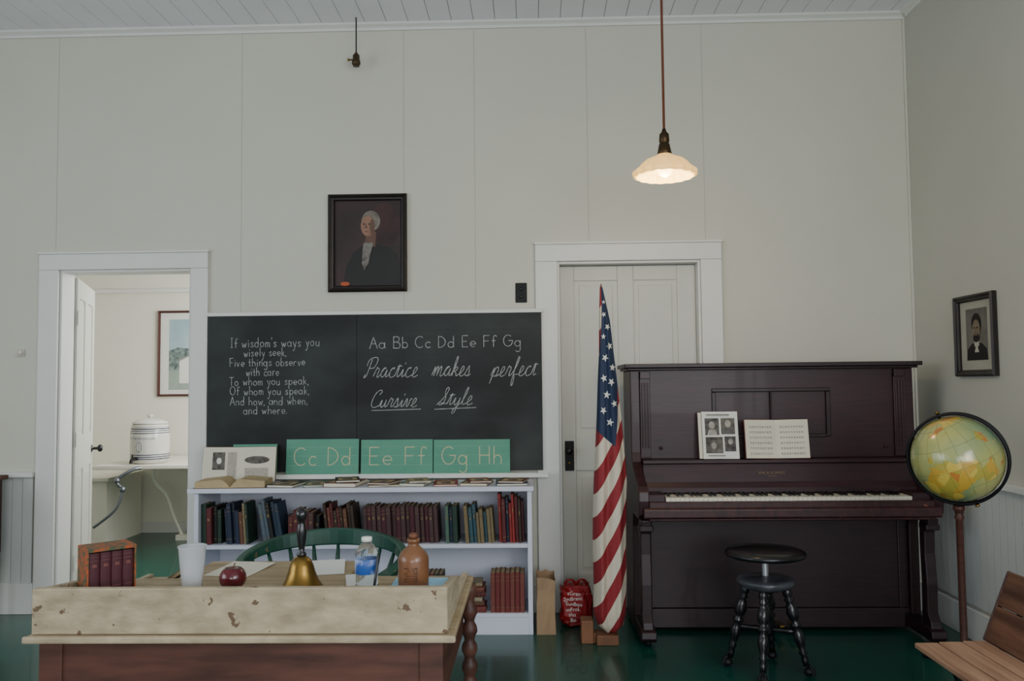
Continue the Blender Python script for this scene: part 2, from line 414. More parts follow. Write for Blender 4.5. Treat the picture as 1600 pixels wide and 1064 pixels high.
bm = bmesh.new(); addbox(bm, .018, .072, -.008, -.0005, .80, .975); localpart('lock_plate', bm, matB, d1, .002)
bm = bmesh.new(); addlathe(bm, [(.01, 0), (.008, .03), (.02, .038), (.024, .05), (.018, .062), (.002, .066)], (.045, -.008, .92), 20, axis=(0, -1, 0)); localpart('knob', bm, ebony, d1)
bm = bmesh.new(); addlathe(bm, [(.008, 0), (.008, .003), (.001, .0035)], (.045, -.008, .845), 12, axis=(0, -1, 0)); localpart('keyhole', bm, brass, d1)
d2 = doorleaf('door_2', .76, 2.0, (OLx0+.02, YB+.16, .006), rad(111),
    [(.09, .33, 1.02, 1.88), (.43, .67, 1.02, 1.88), (.09, .33, .2, .80), (.43, .67, .2, .80)])
bm = bmesh.new(); addlathe(bm, [(.025, 0), (.025, .004), (.01, .006), (.01, .035), (.024, .045), (.026, .056), (.016, .068), (.002, .07)], (.70, -.0005, .9), 20, axis=(0, -1, 0)); localpart('knob', bm, ebony, d2)
for hz in (1.75, 1.0, .25):
    bm = bmesh.new(); addbox(bm, -.012, .012, -.006, -.0005, hz-.045, hz+.045); localpart('hinge', bm, doorM, d2)

# far room
FY = 7.6
box('wall_far', creamW, -5.0, -1.0, FY, FY+.1, 0, 2.75, **ST)
box('wall_far_left', creamW, -4.6, -4.5, YB+.13, FY, 0, 2.75, **ST)
box('wall_far_right', creamW, -1.3, -1.2, YB+.13, FY, 0, 2.75, **ST)
bm = bmesh.new(); addbox(bm, -4.6, -1.2, YB+.13, FY, 2.7, 2.8); mk('ceiling_far', bm, ceilM, **ST)
trim(trimM, -4.5, -1.3, FY-.03, FY, 2.2, 2.235)
trim(trimM, -4.5, -1.3, FY-.02, FY, 0, .10)

paneM = M('window_pane', '#c8d8ea', .1, emit='#d4e4f6', es=2.6)
wn = [0]
def window(c, w=1.0, z0=.95, z1=2.75, pos=XL, sg=1):
    wn[0] += 1
    bm = bmesh.new()
    def bx(a0, a1, d0, d1, zz0, zz1, mi):
        p, q = pos+sg*d0, pos+sg*d1
        addbox(bm, min(p, q), max(p, q), a0, a1, zz0, zz1, mi)
    bx(c-w/2, c+w/2, .005, .012, z0, z1, 1)
    for a in (c-w/2-.1, c+w/2): bx(a, a+.1, .001, .04, z0-.1, z1+.1, 0)
    bx(c-w/2, c+w/2, .001, .04, z1, z1+.1, 0); bx(c-w/2-.12, c+w/2+.12, .001, .06, z0-.1, z0, 0)
    bx(c-w/2, c+w/2, .012, .03, (z0+z1)/2-.02, (z0+z1)/2+.02, 0); bx(c-.012, c+.012, .012, .028, z0, z1, 0)
    mk('window_%d' % wn[0], bm, [trimM, paneM], **ST)
window(2.6); window(.2); window(-2.2); window(.6, pos=XR, sg=-1); window(-1.8, pos=XR, sg=-1)

def area(name, loc, tgt, sx, sy, e, col=(1, 1, 1)):
    l = bpy.data.lights.new(name, 'AREA'); l.shape = 'RECTANGLE'; l.size = sx; l.size_y = sy; l.energy = e; l.color = col
    o = bpy.data.objects.new(name, l); COL.objects.link(o); o.location = loc
    o.rotation_euler = (Vector(tgt)-Vector(loc)).to_track_quat('-Z', 'Y').to_euler()
    return o
area('window_light', (XL+.12, 1.4, 1.7), (0, 2.9, 1.2), 3.4, 1.6, 66, (.93, .97, 1))
area('window_light_rear', (-.2, YR+.1, 1.6), (-.2, 3, 2.6), 3.2, 1.7, 112, (.96, .98, 1))  # added soft fill behind the camera, tilted up to brighten the ceiling; no window there
area('far_room_light', (-1.4, 6.3, 1.7), (-3.4, 6.9, 1.1), 1.4, 1.5, 85, (.98, .99, 1))
area('window_light_side', (XR-.12, -.3, 1.75), (-1.8, 4.0, .9), 2.6, 1.6, 112, (.96, .98, 1))
w = bpy.data.worlds.new('World'); SC.world = w; w.use_nodes = True
w.node_tree.nodes['Background'].inputs[0].default_value = (.84, .89, .96, 1)
w.node_tree.nodes['Background'].inputs[1].default_value = .35

# ============================================================ BLACKBOARD
bb = thing('blackboard', 'wide black slate chalkboard covered in white chalk handwriting, white frame', 'blackboard', (-.944, YB-.02, .81))
BX0, BX1, BZ0, BZ1 = -1.925, .046, .82, 1.738
bm = bmesh.new(); addbox(bm, BX0, -1.041, YB-.04, YB-.027, BZ0, BZ1); addbox(bm, -1.039, BX1, YB-.04, YB-.027, BZ0, BZ1)
mk('slate', bm, boardM, bb)
bm = bmesh.new()
addbox(bm, BX0-.01, BX1+.008, YB-.046, YB-.028, BZ1, BZ1+.022)
mk('frame', bm, trimM, bb, bevel=.003)
bm = bmesh.new(); addbox(bm, BX0, BX1+.03, YB-.105, YB-.028, .785, .805); addbox(bm, BX0, BX1+.03, YB-.105, YB-.098, .805, .812)
mk('chalk_tray', bm, trimM, bb, bevel=.002)
bm = bmesh.new(); cy = YB-.0412
def L1(s, a, b, z, h, wd=.0034, **k): write(bm, s, a, b, z, h, cy, wd, **k)
u = .055
L1("If wisdom's ways you", -1.79, -1.26, 1.552, u, jit=.002, rise=.004)
L1("wisely seek,", -1.71, -1.455, 1.498, u*.9, jit=.002, rise=.003)
L1("Five things observe", -1.795, -1.345, 1.440, u*.9, jit=.002, rise=.003)
L1("with care", -1.695, -1.50, 1.385, u*.9, jit=.002)
L1("To whom you speak,", -1.795, -1.325, 1.328, u*.9, jit=.002, rise=.003)
L1("Of whom you speak,", -1.79, -1.32, 1.272, u*.9, jit=.002, rise=.002)
L1("And how, and when,", -1.79, -1.33, 1.212, u*.9, jit=.002, rise=.002)
L1("and where.", -1.71, -1.45, 1.160, u*.9, jit=.002)
L1("Aa Bb Cc Dd Ee Ff Gg", -.965, -.075, 1.538, .066, .004, rise=.003, jit=.0015)
L1("Practice", -1.00, -.685, 1.368, .105, .004, cursive=True, rise=.003)
L1("makes", -.60, -.375, 1.372, .105, .004, cursive=True, rise=.002)
L1("perfect", -.255, .008, 1.368, .105, .004, cursive=True, rise=.004)
L1("Cursive", -.965, -.69, 1.195, .095, .004, cursive=True)
L1("Style", -.57, -.365, 1.205, .095, .004, cursive=True)
for (a, b, z, dz) in ((-.955, -.665, 1.172, .006), (-.585, -.34, 1.176, .008)):
    f = bm.faces.new([bm.verts.new(p) for p in ((a, cy, z), (b, cy, z+dz), (b, cy, z+dz+.004), (a, cy, z+.004))])
mkraw('chalk_lettering', bm, [chalkM], bb)
bm = bmesh.new()
for zz in (1.64, 1.60, 1.50, 1.455, 1.30, 1.255, 1.11):
    addbox(bm, -1.035, BX1, cy+.0006, cy+.001, zz, zz+.0012)
mk('ruled_line', bm, M('faint_rule', '#262c2a', .9), bb)

def card(txt, x0, x1, z1=1.008, label=''):
    o = thing('alphabet_card', label, 'alphabet card', ((x0+x1)/2, YB-.078, .8055), 'alphabet cards on the chalk tray')
    yb = YB-.078
    bm = bmesh.new(); addbox(bm, x0, x1, yb-.002, yb+.002, .8055, z1); mk('card', bm, cardG, o, bevel=.001)
    bm = bmesh.new(); yy = yb-.0028
    for zz in (.86, .915, .965): addbox(bm, x0+.01, x1-.01, yy+.0002, yy+.0006, zz, zz+.0015)
    mk('ruled_line', bm, cardL, o)
    if txt:
        bm = bmesh.new(); write(bm, txt, x0+.045, x1-.045, .862, .10, yy-.0003, .0052); mkraw('lettering', bm, [cardY], o)
    o.rotation_euler = (rad(-5), 0, 0); return o
card("", -1.76, -1.50, .986, 'plain green paper card partly hidden behind an open book')
card("Cc Dd", -1.447, -1.023, 1.012, 'green paper card with pale letters C and D')
card("Ee Ff", -1.010, -.592, 1.006, 'green paper card with pale letters E and F')
card("Gg Hh", -.587, -.145, 1.003, 'green paper card with pale letters G and H')

# ============================================================ WALL PICTURES
def portrait(name, label, O, U, V, W, Hh, fw, canvas_shapes, mats, fm=frameM):
    O = Vector(O); U = Vector(U); V = Vector(V); Nn = U.cross(V)
    t = thing(name, label, 'picture', O)
    mt = Matrix((( U.x, -Nn.x, V.x, O.x), (U.y, -Nn.y, V.y, O.y), (U.z, -Nn.z, V.z, O.z), (0, 0, 0, 1)))
    bm = bmesh.new(); h = W/2
    prof = [(0, 0), (0, .022), (.3*fw, .03), (.6*fw, .022), (.85*fw, .02), (fw, .012), (fw, 0)]
    rings = []
    for (ins, out) in prof:
        rings.append([bm.verts.new(mt @ Vector((sx*(h-ins), -out-.002, zz))) for sx, zz in ((-1, ins), (1, ins), (1, Hh-ins), (-1, Hh-ins))])
    for a, b in zip(rings[:-1], rings[1:]):
        for i in range(4): bm.faces.new([a[i], a[(i+1) % 4], b[(i+1) % 4], b[i]])
    for i in range(4):
        a, b = rings[-1], rings[0]; bm.faces.new([a[i], a[(i+1) % 4], b[(i+1) % 4], b[i]])
    mk('frame', bm, fm, t)
    flat('print', mats, O+Nn*.004, U, V, canvas_shapes, t)
    return t
bgR = M('canvas_ground', '#3a2420', .5, col2='#1e1614', scale=5)
bgR2 = M('canvas_warm', '#452824', .6, col2='#241817', scale=8)
coat = M('painted_coat', '#17130f', .5, var=.4, scale=9)
skin = M('painted_skin', '#93705c', .6, col2='#7d5c4b', scale=25)
skinD = M('painted_skin_shadow', '#62463a', .6)
hairG = M('painted_hair_grey', '#857e72', .7, col2='#5e574f', scale=40)
linen = M('painted_linen', '#87827a', .7, col2='#47423e', scale=40)
lips = M('painted_lips', '#6e463c', .6)
redglow = M('painted_orange', '#b5532c', .6)
sh = [(rect(-.2, .2, .035, .55), 0), (ell(.10, .40, .095, .13), 1),
      ([(-.15, .035), (.197, .035), (.197, .15), (.175, .225), (.12, .268), (.04, .29), (-.04, .275), (-.09, .23), (-.13, .15)], 2),
      (ell(.018, .425, .056, .062), 5),
      ([(-.02, .27), (.045, .27), (.05, .36), (-.01, .36)], 4),
      (ell(.0, .395, .042, .062), 3), (ell(.027, .39, .015, .046), 4),
      (ell(-.022, .407, .009, .005, 12), 4), (ell(.010, .407, .009, .005, 12), 4), (ell(-.022, .406, .005, .0028, 12), 2), (ell(.010, .406, .005, .0028, 12), 2),
      ([(-.010, .41), (-.018, .383), (-.003, .380)], 4), (ell(-.006, .362, .012, .0032, 12), 7),
      ([(-.025, .295), (.035, .295), (.022, .25), (.004, .17), (-.02, .13), (-.035, .17), (-.03, .25)], 6),
      (ell(-.135, .05, .028, .012, 16), 8)]
portrait('framed_portrait', 'dark-framed painted portrait of a grey-haired man in a black coat', (-.981, YB, 1.875), (1, 0, 0), (0, 0, 1), .47, .585, .038,
         sh, [bgR, bgR2, coat, skin, skinD, hairG, linen, lips, redglow])
matW = M('mount_board', '#a9a699', .8); sepia = M('print_ground', '#75726a', .8, col2='#585550', scale=10)
hairB = M('print_hair', '#1d1b1a', .8); skS = M('print_skin', '#8b7c66', .8, col2='#6b5d4a', scale=30)
sh2 = [(rect(-.165, .165, .03, .38), 0), (rect(-.10, .10, .08, .34), 1),
       ([(-.098, .08), (.098, .08), (.09, .135), (.045, .165), (-.045, .165), (-.09, .135)], 2),
       (ell(0, .262, .047, .054), 2), ([(-.022, .15), (.022, .15), (.022, .2), (-.022, .2)], 4), ([(-.02, .12), (.02, .12), (.0, .175)], 4),
       (ell(0, .232, .036, .052), 3), (ell(0, .192, .029, .022), 2), (ell(0, .207, .014, .0035, 10), 3),
       (ell(-.015, .243, .008, .004, 10), 2), (ell(.015, .243, .008, .004, 10), 2), ([(-.003, .24), (.006, .217), (-.005, .217)], 1)]
portrait('framed_photograph', 'small black-framed grey portrait print of a bearded man', (XR, 4.215, 1.335), (0, -1, 0), (0, 0, 1), .37, .41, .032,
         sh2, [matW, sepia, hairB, skS, M('print_shirt', '#b8b4a8', .8)])
skyP = M('picture_sky', '#86a4b2', .7, col2='#b4c3c4', scale=4); treeP = M('picture_trees', '#485654', .8, col2='#8b9a96', scale=30)
sh3 = [(rect(-.46, .46, .02, .77), 0), (rect(-.38, .38, .06, .71), 1), ([(-.38, .2), (-.38, .42), (-.3, .45), (-.2, .44), (0, .46), (.38, .4), (.38, .2)], 2),
       (rect(-.38, .38, .06, .24), 3), ([(-.28, .12), (-.28, .34), (-.14, .40), (.07, .36), (.07, .12)], 0), ([(-.30, .33), (-.14, .41), (.09, .35), (.07, .34), (-.14, .39), (-.28, .325)], 4)]
portrait('framed_landscape_print', 'pale landscape print of a house in thin red-brown frame', (-2.99, FY, 1.24), (1, 0, 0), (0, 0, 1), .96, .79, .02,
         sh3, [pageW, skyP, treeP, M('picture_grass', '#98a59a', .8, scale=10), inkL], fm=M('frame_redbrown', '#4a231b', .4))

sw = thing('light_switch', 'black rectangular push-button light switch plate on wall', 'light switch', (-.07, YB, 1.80))
box('plate', matB, -.105, -.037, YB-.008, YB-.0005, 1.80, 1.917, sw, bevel=.003)
for zz in (1.835, 1.88):
    lathe('button', ebony, [(.009, 0), (.009, .006), (.004, .008)], (-.071, YB-.008, zz), sw, 16, axis=(0, -1, 0))
wb = thing('wall_socket', 'small beige ceramic button fitting on bare wall', 'wall fitting', (-3.07, YB, 1.52))
box('plate', wallM, -3.105, -3.045, YB-.012, YB-.0005, 1.515, 1.56, wb, bevel=.005)
lathe('button', ivory, [(.016, 0), (.016, .012), (.009, .018), (.001, .019)], (-3.065, YB-.012, 1.538), wb, 16, axis=(0, -1, 0))

# ============================================================ LAMPS
pl = thing('pendant_lamp', 'hanging white ruffled glass lamp glowing warm on brown cord', 'lamp', (.615, 3.8, 2.24))
PX, PY = .612, 3.8
lathe('ceiling_rose', brass, [(.04, 0), (.035, -.02), (.01, -.03)], (PX, PY, H-.001), pl, 24)
lathe('cord', M('cord_cloth', '#6b3a26', .8), [(.006, 0), (.006, H-.03-2.455)], (PX, PY, 2.455), pl, 10)
lathe('socket', M('socket_brass', '#4a3a26', .4, metal=.8), [(.008, .12), (.012, .105), (.022, .095), (.024, .06), (.02, .055), (.024, .05), (.03, .02), (.034, .0), (.028, -.005)], (PX, PY, 2.368), pl, 24)
shadeM = M('lamp_glass', '#edd9a2', .3, emit='#ffc25e', es=.95, trans=.1)
def ruff(a, r, h): return 1+.035*math.cos(16*a)*max(0, (r-.08)/.06)
prof = [(.030, .108), (.036, .102), (.044, .096), (.062, .089), (.088, .078), (.106, .062), (.116, .048), (.128, .038), (.141, .028), (.145, .016), (.140, .006), (.128, .0), (.132, .006), (.136, .016), (.120, .032), (.108, .044), (.098, .058), (.06, .078), (.036, .09)]
lathe('lamp_shade', shadeM, prof, (PX, PY, 2.263), pl, 160, mod=ruff, close=False)
lathe('light_bulb', M('bulb_glass', '#fff0d8', .2, emit='#ffd78c', es=7), [(.012, .07), (.016, .05), (.03, .03), (.034, .012), (.028, -.008), (.012, -.02), (.001, -.022)], (PX, PY, 2.284), pl, 20)
l = bpy.data.lights.new('pendant_glow', 'POINT'); l.energy = 8; l.color = (1, .76, .42); l.shadow_soft_size = .06
o = bpy.data.objects.new('pendant_glow', l); COL.objects.link(o); o.location = (PX, PY, 2.2)
bs = thing('hanging_lamp_socket', 'bare brass lamp socket without bulb hanging on black cord', 'lamp socket', (-1.03, 4.8, 3.205))
lathe('cord', ironM, [(.004, 0), (.004, H-.001-3.285)], (-1.03, 4.8, 3.285), bs, 8)
lathe('socket', M('socket_bronze', '#4d412c', .4, metal=.7), [(.006, .085), (.012, .075), (.02, .065), (.021, .035), (.025, .03), (.025, .012), (.019, .008), (.019, 0)], (-1.03, 4.8, 3.205), bs, 20)
lathe('switch_key', brass, [(.004, 0), (.004, .02), (.009, .022), (.009, .03), (.003, .032)], (-1.05, 4.8, 3.245), bs, 12, axis=(-1, 0, 0))

# ============================================================ BOOKSHELF
SX0, SX1, SY0, SY1 = -1.835, -.02, 4.46, 4.79
bk = thing('bookshelf', 'low white painted wooden bookcase with two shelves of old books', 'bookshelf', ((SX0+SX1)/2, (SY0+SY1)/2, 0))
box('top', whiteM, SX0-.03, SX1+.01, SY0-.02, SY1, .752, .777, bk, bevel=.003)
for a in (SX0, SX1-.025): box('side_panel', whiteM, a, a+.025, SY0, SY1-.012, 0, .752, bk, bevel=.002)
box('back_panel', whiteM, SX0, SX1, SY1-.011, SY1, .0, .752, bk)
box('shelf', whiteM, SX0+.025, SX1-.025, SY0+.002, SY1-.012, .452, .474, bk, bevel=.002)
box('shelf', whiteM, SX0+.025, SX1-.025, SY0+.002, SY1-.012, .09, .11, bk, bevel=.002)
box('plinth', whiteM, SX0+.025, SX1-.025, SY0+.004, SY0+.02, 0, .09, bk)

CV = {}
def cov(hexc):
    if hexc not in CV: CV[hexc] = M('book_cloth_'+hexc[1:], hexc, .6, var=.3, scale=25)
    return CV[hexc]
def bookbm(t, h, d, band=True, title=True):
    bm = bmesh.new(); c = .0022
    addbox(bm, 0, c, .004, d, 0, h, 0); addbox(bm, t-c, t, .004, d, 0, h, 0)
    addbox(bm, c, t-c, .006, d-.004, .003, h-.003, 1)
    pts = [(0, .006)] + [(t/2-t/2*math.cos(math.pi*i/6), .004-.004*math.sin(math.pi*i/6)) for i in range(7)] + [(t, .006)]
    addprism(bm, pts, 'z', 0, h, 0)
    if band:
        for f0, f1 in ((.12, .135), (.80, .812), (.9, .91)):
            addbox(bm, t*.12, t*.88, -.0006, .003, h*f0, h*f1, 2)
    if title: addbox(bm, t*.3, t*.7, -.0009, .003, h*.64, h*.72, 2)
    return bm
def book(x, y, z, t, h, d, c, lean=0, label=None, group=None, band=True, title=True, bandm=None):
    bm = bookbm(t, h, d, band, title)
    ob = mk('book', bm, [cov(c), pageO, bandm or goldD], None, label, 'book', group, origin=(0, 0, 0))
    ob.location = (x, y, z); ob.rotation_euler = (0, -rad(lean), 0); return ob
NM = {'#20382c': 'dark green', '#5a1f22': 'maroon', '#151515': 'black', '#7a6a4c': 'tan', '#1e2a40': 'navy', '#3a2a1e': 'dark brown',
      '#26384a': 'slate blue', '#6a4432': 'brown', '#4d6b5c': 'sage green', '#8a7a5c': 'beige', '#4a1a24': 'wine red', '#8e2a28': 'red',
      '#2f5560': 'teal', '#9a8f78': 'cream', '#6f2b2a': 'brick red', '#55636e': 'grey blue', '#753c34': 'rust', '#4a3030': 'faded maroon'}
segs = [
 (-1.808, -1.69, ['#20382c', '#5a1f22', '#151515', '#20382c'], (.016, .028), (.18, .215), 1),
 (-1.69, -1.52, ['#7a6a4c', '#20382c', '#1e2a40', '#8a7a5c', '#3a2a1e', '#6a4432'], (.013, .028), (.17, .22), 4),
 (-1.51, -1.345, ['#26384a', '#151515', '#1e2a40', '#55636e', '#3a2a1e'], (.018, .026), (.205, .24), 10),
 (-1.335, -1.16, ['#3a2a1e', '#5a1f22', '#151515', '#4a3030'], (.02, .030), (.145, .18), 0),
 (-1.15, -.94, ['#8a7a5c', '#3a2a1e', '#753c34', '#4d6b5c', '#6a4432', '#5a1f22', '#4a3030'], (.012, .024), (.17, .215), 6),
 (-.935, -.50, ['#4a3030', '#4a1a24', '#4a3030'], (.022, .026), (.188, .199), 3),
 (-.49, -.40, ['#4d6b5c', '#26384a', '#20382c'], (.016, .026), (.18, .21), 2),
 (-.39, -.215, ['#2f5560', '#4d6b5c', '#7a6a4c', '#9a8f78', '#3a2a1e', '#55636e'], (.011, .022), (.16, .205), 4),
 (-.205, -.05, ['#151515', '#5a1f22', '#1e2a40', '#8e2a28', '#3a2a1e', '#4a1a24'], (.012, .022), (.205, .26), 2)]
for (a, b, cs, tr, hr, lean) in segs:
    i = 0; s = math.sin(rad(lean)); c = math.cos(rad(lean))
    x = a + hr[1]*s
    while True:
        t = random.uniform(*tr); h = random.uniform(*hr)
        if x + t*c > b: break
        cc = cs[i % len(cs)] if len(cs) < 4 else random.choice(cs)
        book(x, SY0+.02+random.uniform(0, .03), .4745, t, h, random.uniform(.13, .17), cc, lean,
             'old %s clothbound book standing upright on the white shelf' % NM[cc], 'old books on the upper shelf', band=random.random() < .45, title=random.random() < .5)
        x += t/c + .0012; i += 1
x = -.245
for i in range(7):
    t = .0245
    book(x, SY0+.02, .1105, t, .205+.002*(i % 3), .15, ['#753c34', '#6f2b2a'][i % 2], 0, 'rust-coloured clothbound book standing on the bottom shelf', 'matching books on the bottom shelf', title=False)
    x += t+.0015
z = .1105
for i, (c, t) in enumerate([('#6f2b2a', .03), ('#6a4432', .026), ('#9a8f78', .02), ('#5a1f22', .028), ('#753c34', .024), ('#8a7a5c', .018)]):
    bm = bookbm(t, .20-.01*(i % 3), .14)
    ob = mk('book', bm, [cov(c), pageO, goldD], None, '%s book lying flat in a pile on bottom shelf' % NM[c], 'book', 'pile of books on the bottom shelf', origin=(0, 0, 0))
    ob.rotation_euler = (0, rad(90), rad([0, 3, -3, 2, -2, 1][i])); ob.location = (-.47, SY0+.02+.006*(i % 2), z+t+.0005); z += t+.001
x = -.62
for i in range(5):
    book(x, SY0+.03, .1105, .022, .2, .15, ['#5a1f22', '#3a2a1e', '#6f2b2a', '#20382c', '#3a2a1e'][i], 0, 'dark clothbound book standing on the bottom shelf', 'dark books on the bottom shelf'); x += .0235

def flatbook(cx, cy_, rot, w, d, t, mcover, label, spread=False, z=.7775, name='book', cat='book', pm=page):
    o = thing(name, label, cat, (cx, cy_, z), 'books lying on the bookcase top')
    bm = bmesh.new()
    if not spread:
        addbox(bm, cx-w/2, cx+w/2, cy_-d/2, cy_+d/2, z, z+.002); addbox(bm, cx-w/2, cx+w/2, cy_-d/2, cy_+d/2, z+t-.002, z+t)
        addbox(bm, cx-w/2, cx-w/2+.003, cy_-d/2, cy_+d/2, z, z+t)
        mk('cover', bm, mcover, o, bevel=.0006)
        box('pages', pm, cx-w/2+.003, cx+w/2-.003, cy_-d/2+.003, cy_+d/2-.003, z+.002, z+t-.002, o)
        flat('cover_print', [MC['photo_grey'], pageO], (cx, cy_, z+t), (1, 0, 0), (0, 1, 0), [(rect(-w*.38, w*.38, -d*.4, d*.15), 1), (rect(-w*.2, w*.2, -d*.3, d*.05), 0), (rect(-w*.2, w*.2, d*.25, d*.35), 1)], o)
    else:
        n = 10; pts = []
        for i in range(-n, n+1):
            s = abs(i)/n; pts.append((cx+i/n*w/2, z+.003+t*(math.sin(min(1, s*3.2)*math.pi/2)*.9)*(1-.35*s)))
        addprism(bm, [(cx-w/2, z+.002)]+pts+[(cx+w/2, z+.002)], 'y', cy_-d/2, cy_+d/2); mk('pages', bm, pm, o)
        box('cover', mcover, cx-w/2-.005, cx+w/2+.005, cy_-d/2-.004, cy_+d/2+.004, z, z+.002, o)
    o.rotation_euler = (0, 0, rad(rot)); return o
flatbook(-1.65, 4.555, 5, .37, .19, .055, cov('#3a2a1e'), 'large old open book with browned pages lying flat', True, pm=pageO)
Zt = .7775
for (cx_, cy_, rt, w_, d_, t_, col, lab) in [
  (-1.36, 4.57, -8, .15, .21, .014, '#151515', 'thin dark booklet lying on the bookcase top'),
  (-1.205, 4.59, 8, .12, .21, .010, '#4d6b5c', 'thin green booklet lying on the bookcase top'),
  (-1.04, 4.58, -6, .18, .23, .022, '#753c34', 'rust-brown book lying flat on the bookcase top'),
  (-.83, 4.59, 9, .17, .24, .010, '#8a7a5c', 'beige pamphlet lying on the bookcase top'),
  (-.65, 4.59, -8, .14, .22, .016, '#4d6b5c', 'green illustrated reader lying on the bookcase top'),
  (-.49, 4.585, 5, .13, .22, .010, '#8e2a28', 'red reader lying on the bookcase top'),
  (-.32, 4.59, -7, .15, .22, .014, '#7a6a4c', 'tan reader lying on the bookcase top'),
  (-.13, 4.59, 3, .17, .23, .012, '#55636e', 'grey-blue reader lying on the bookcase top')]:
    flatbook(cx_, cy_, rt, w_, d_, t_, cov(col), lab)
for (cx_, cy_, rt, w_, d_, t_, col, base, lab) in [
  (-1.03, 4.57, 14, .13, .18, .012, '#3a2a1e', .022, 'small dark brown book stacked on a rust-brown book'),
  (-.82, 4.56, -16, .13, .19, .010, '#5a1f22', .010, 'maroon pamphlet stacked on a beige pamphlet'),
  (-.64, 4.57, 15, .12, .17, .010, '#9a8f78', .016, 'cream picture booklet stacked on a green reader'),
  (-.31, 4.57, 12, .12, .17, .010, '#753c34', .014, 'rust booklet stacked on a tan reader'),
  (-.12, 4.57, -10, .14, .17, .010, '#6a4432', .012, 'brown booklet stacked on a grey-blue reader')]:
    flatbook(cx_, cy_, rt, w_, d_, t_, cov(col), lab, z=Zt+base+.0016)

ob_ = thing('open_picture_book', 'open book with two illustrated pages propped against green card', 'book', (-1.69, 4.74, .7775))
def standing(o, cx, y, z, w, h, t, cmat, fold=10, tilt=13):
    for s in (-1, 1):
        bm = bmesh.new()
        mt = Matrix.Translation((cx, y, z)) @ Matrix.Rotation(rad(-tilt), 4, 'X') @ Matrix.Rotation(rad(-s*fold), 4, 'Z')
        x0, x1 = (0, w/2) if s > 0 else (-w/2, 0)
        addbox(bm, x0, x1, 0, t, .002, h-.002, 0, mt); addbox(bm, x0-(.003 if s < 0 else 0), x1+(.003 if s > 0 else 0), t, t+.002, 0, h, 1, mt)
        mk('page_block', bm, [page, cmat], o)
        yield s, mt
pgrey = M('page_grey', '#b0aa9c', .8, var=.2, scale=60)
for s, mt in standing(ob_, -1.685, 4.722, .779, .42, .20, .006, cov('#6a4432'), fold=5, tilt=9):
    U = (mt.to_3x3() @ Vector((1, 0, 0))); V = (mt.to_3x3() @ Vector((0, 0, 1))); O = mt @ Vector((s*.1, 0, 0))
    if s < 0: shp = [(rect(-.055, .015, .07, .17), 0), (ell(-.018, .12, .014, .018, 14), 1), (rect(.03, .08, .03, .17), 2)]
    else: shp = [(ell(0, .125, .075, .022, 20), 0), (rect(-.07, .07, .03, .08), 2)]
    flat('illustration', [photoG, pageW, pgrey], O, U, V, shp, ob_)

# ============================================================ BAGS
pb = thing('paper_bag', 'brown kraft paper bag with open crinkled top on floor', 'paper bag', (.05, 4.5, 0))
bm = bmesh.new()
x0, x1, y0, y1 = -.002, .100, 4.46, 4.60
ring = []
for (a, b) in [(x0+(x1-x0)*i/4, y0) for i in range(4)] + [(x1, y0+(y1-y0)*i/4) for i in range(4)] + [(x1-(x1-x0)*i/4, y1) for i in range(4)] + [(x0, y1-(y1-y0)*i/4) for i in range(4)]: ring.append((a, b))
R = []
for k, zz in enumerate([0, .08, .16, .23, .29]):
    R.append([bm.verts.new((a+random.uniform(0, .006)*(k > 0)*(1 if a < .05 else -1), b+random.uniform(-.004, .004)*(k > 0)+(.01*k if b > 4.5 else 0), zz+(random.uniform(-.012, .012) if k == 4 else 0))) for a, b in ring])
for k in range(4):
    for i in range(16): bm.faces.new([R[k][i], R[k][(i+1) % 16], R[k+1][(i+1) % 16], R[k+1][i]])
bm.faces.new(R[0][::-1])
bag = mk('bag_body', bm, kraft, pb); sm = bag.modifiers.new('Solidify', 'SOLIDIFY'); sm.thickness = .0015

rb = thing('red_tote_bag', 'crumpled red plastic shopping bag printed with white words on floor', 'bag', (.20, 4.62, 0))
bm = bmesh.new(); bmesh.ops.create_uvsphere(bm, u_segments=72, v_segments=48, radius=1)
for v in bm.verts:
    p = v.co.copy(); f = lambda q: math.copysign(abs(q)**.42, q)
    q = Vector((f(p.x)*.086*(1-.05*p.z), f(p.y)*.066, f(p.z)*.108))
    q *= 1+.05*math.sin(9*p.x+5*p.z)+.05*math.sin(15*p.z+7*p.x)+.04*math.sin(26*p.x-13*p.z)+.03*math.sin(31*p.z)
    v.co = q+Vector((.214, 4.65, .12))
for f_ in bm.faces: f_.smooth = True
mz = min(v.co.z for v in bm.verts)
for v in bm.verts: v.co.z = max(v.co.z-mz, .0)
mk('bag_body', bm, redBag, rb)
for sx in (-.03, .035):
    bm = bmesh.new(); addtube(bm, smoothpath([(.215+sx-.03, 4.64, .20), (.215+sx-.025, 4.61, .252), (.215+sx+.02, 4.62, .248), (.215+sx+.03, 4.64, .20)]), .006, 8); mk('handle', bm, redBag, rb)
for i, (s, zz, xx) in enumerate((('sGran', .178, .20), ('2mBranc', .150, .195), ('SunBoo', .122, .20), ('mFroL', .094, .195), ('shn', .066, .19), ('Bo', .038, .195))):
    textmesh('lettering', s, .029, (xx, 4.562, zz), (1, 0, .07*(1 if i % 2 else -1)), (0, 0, 1), pageW, rb)

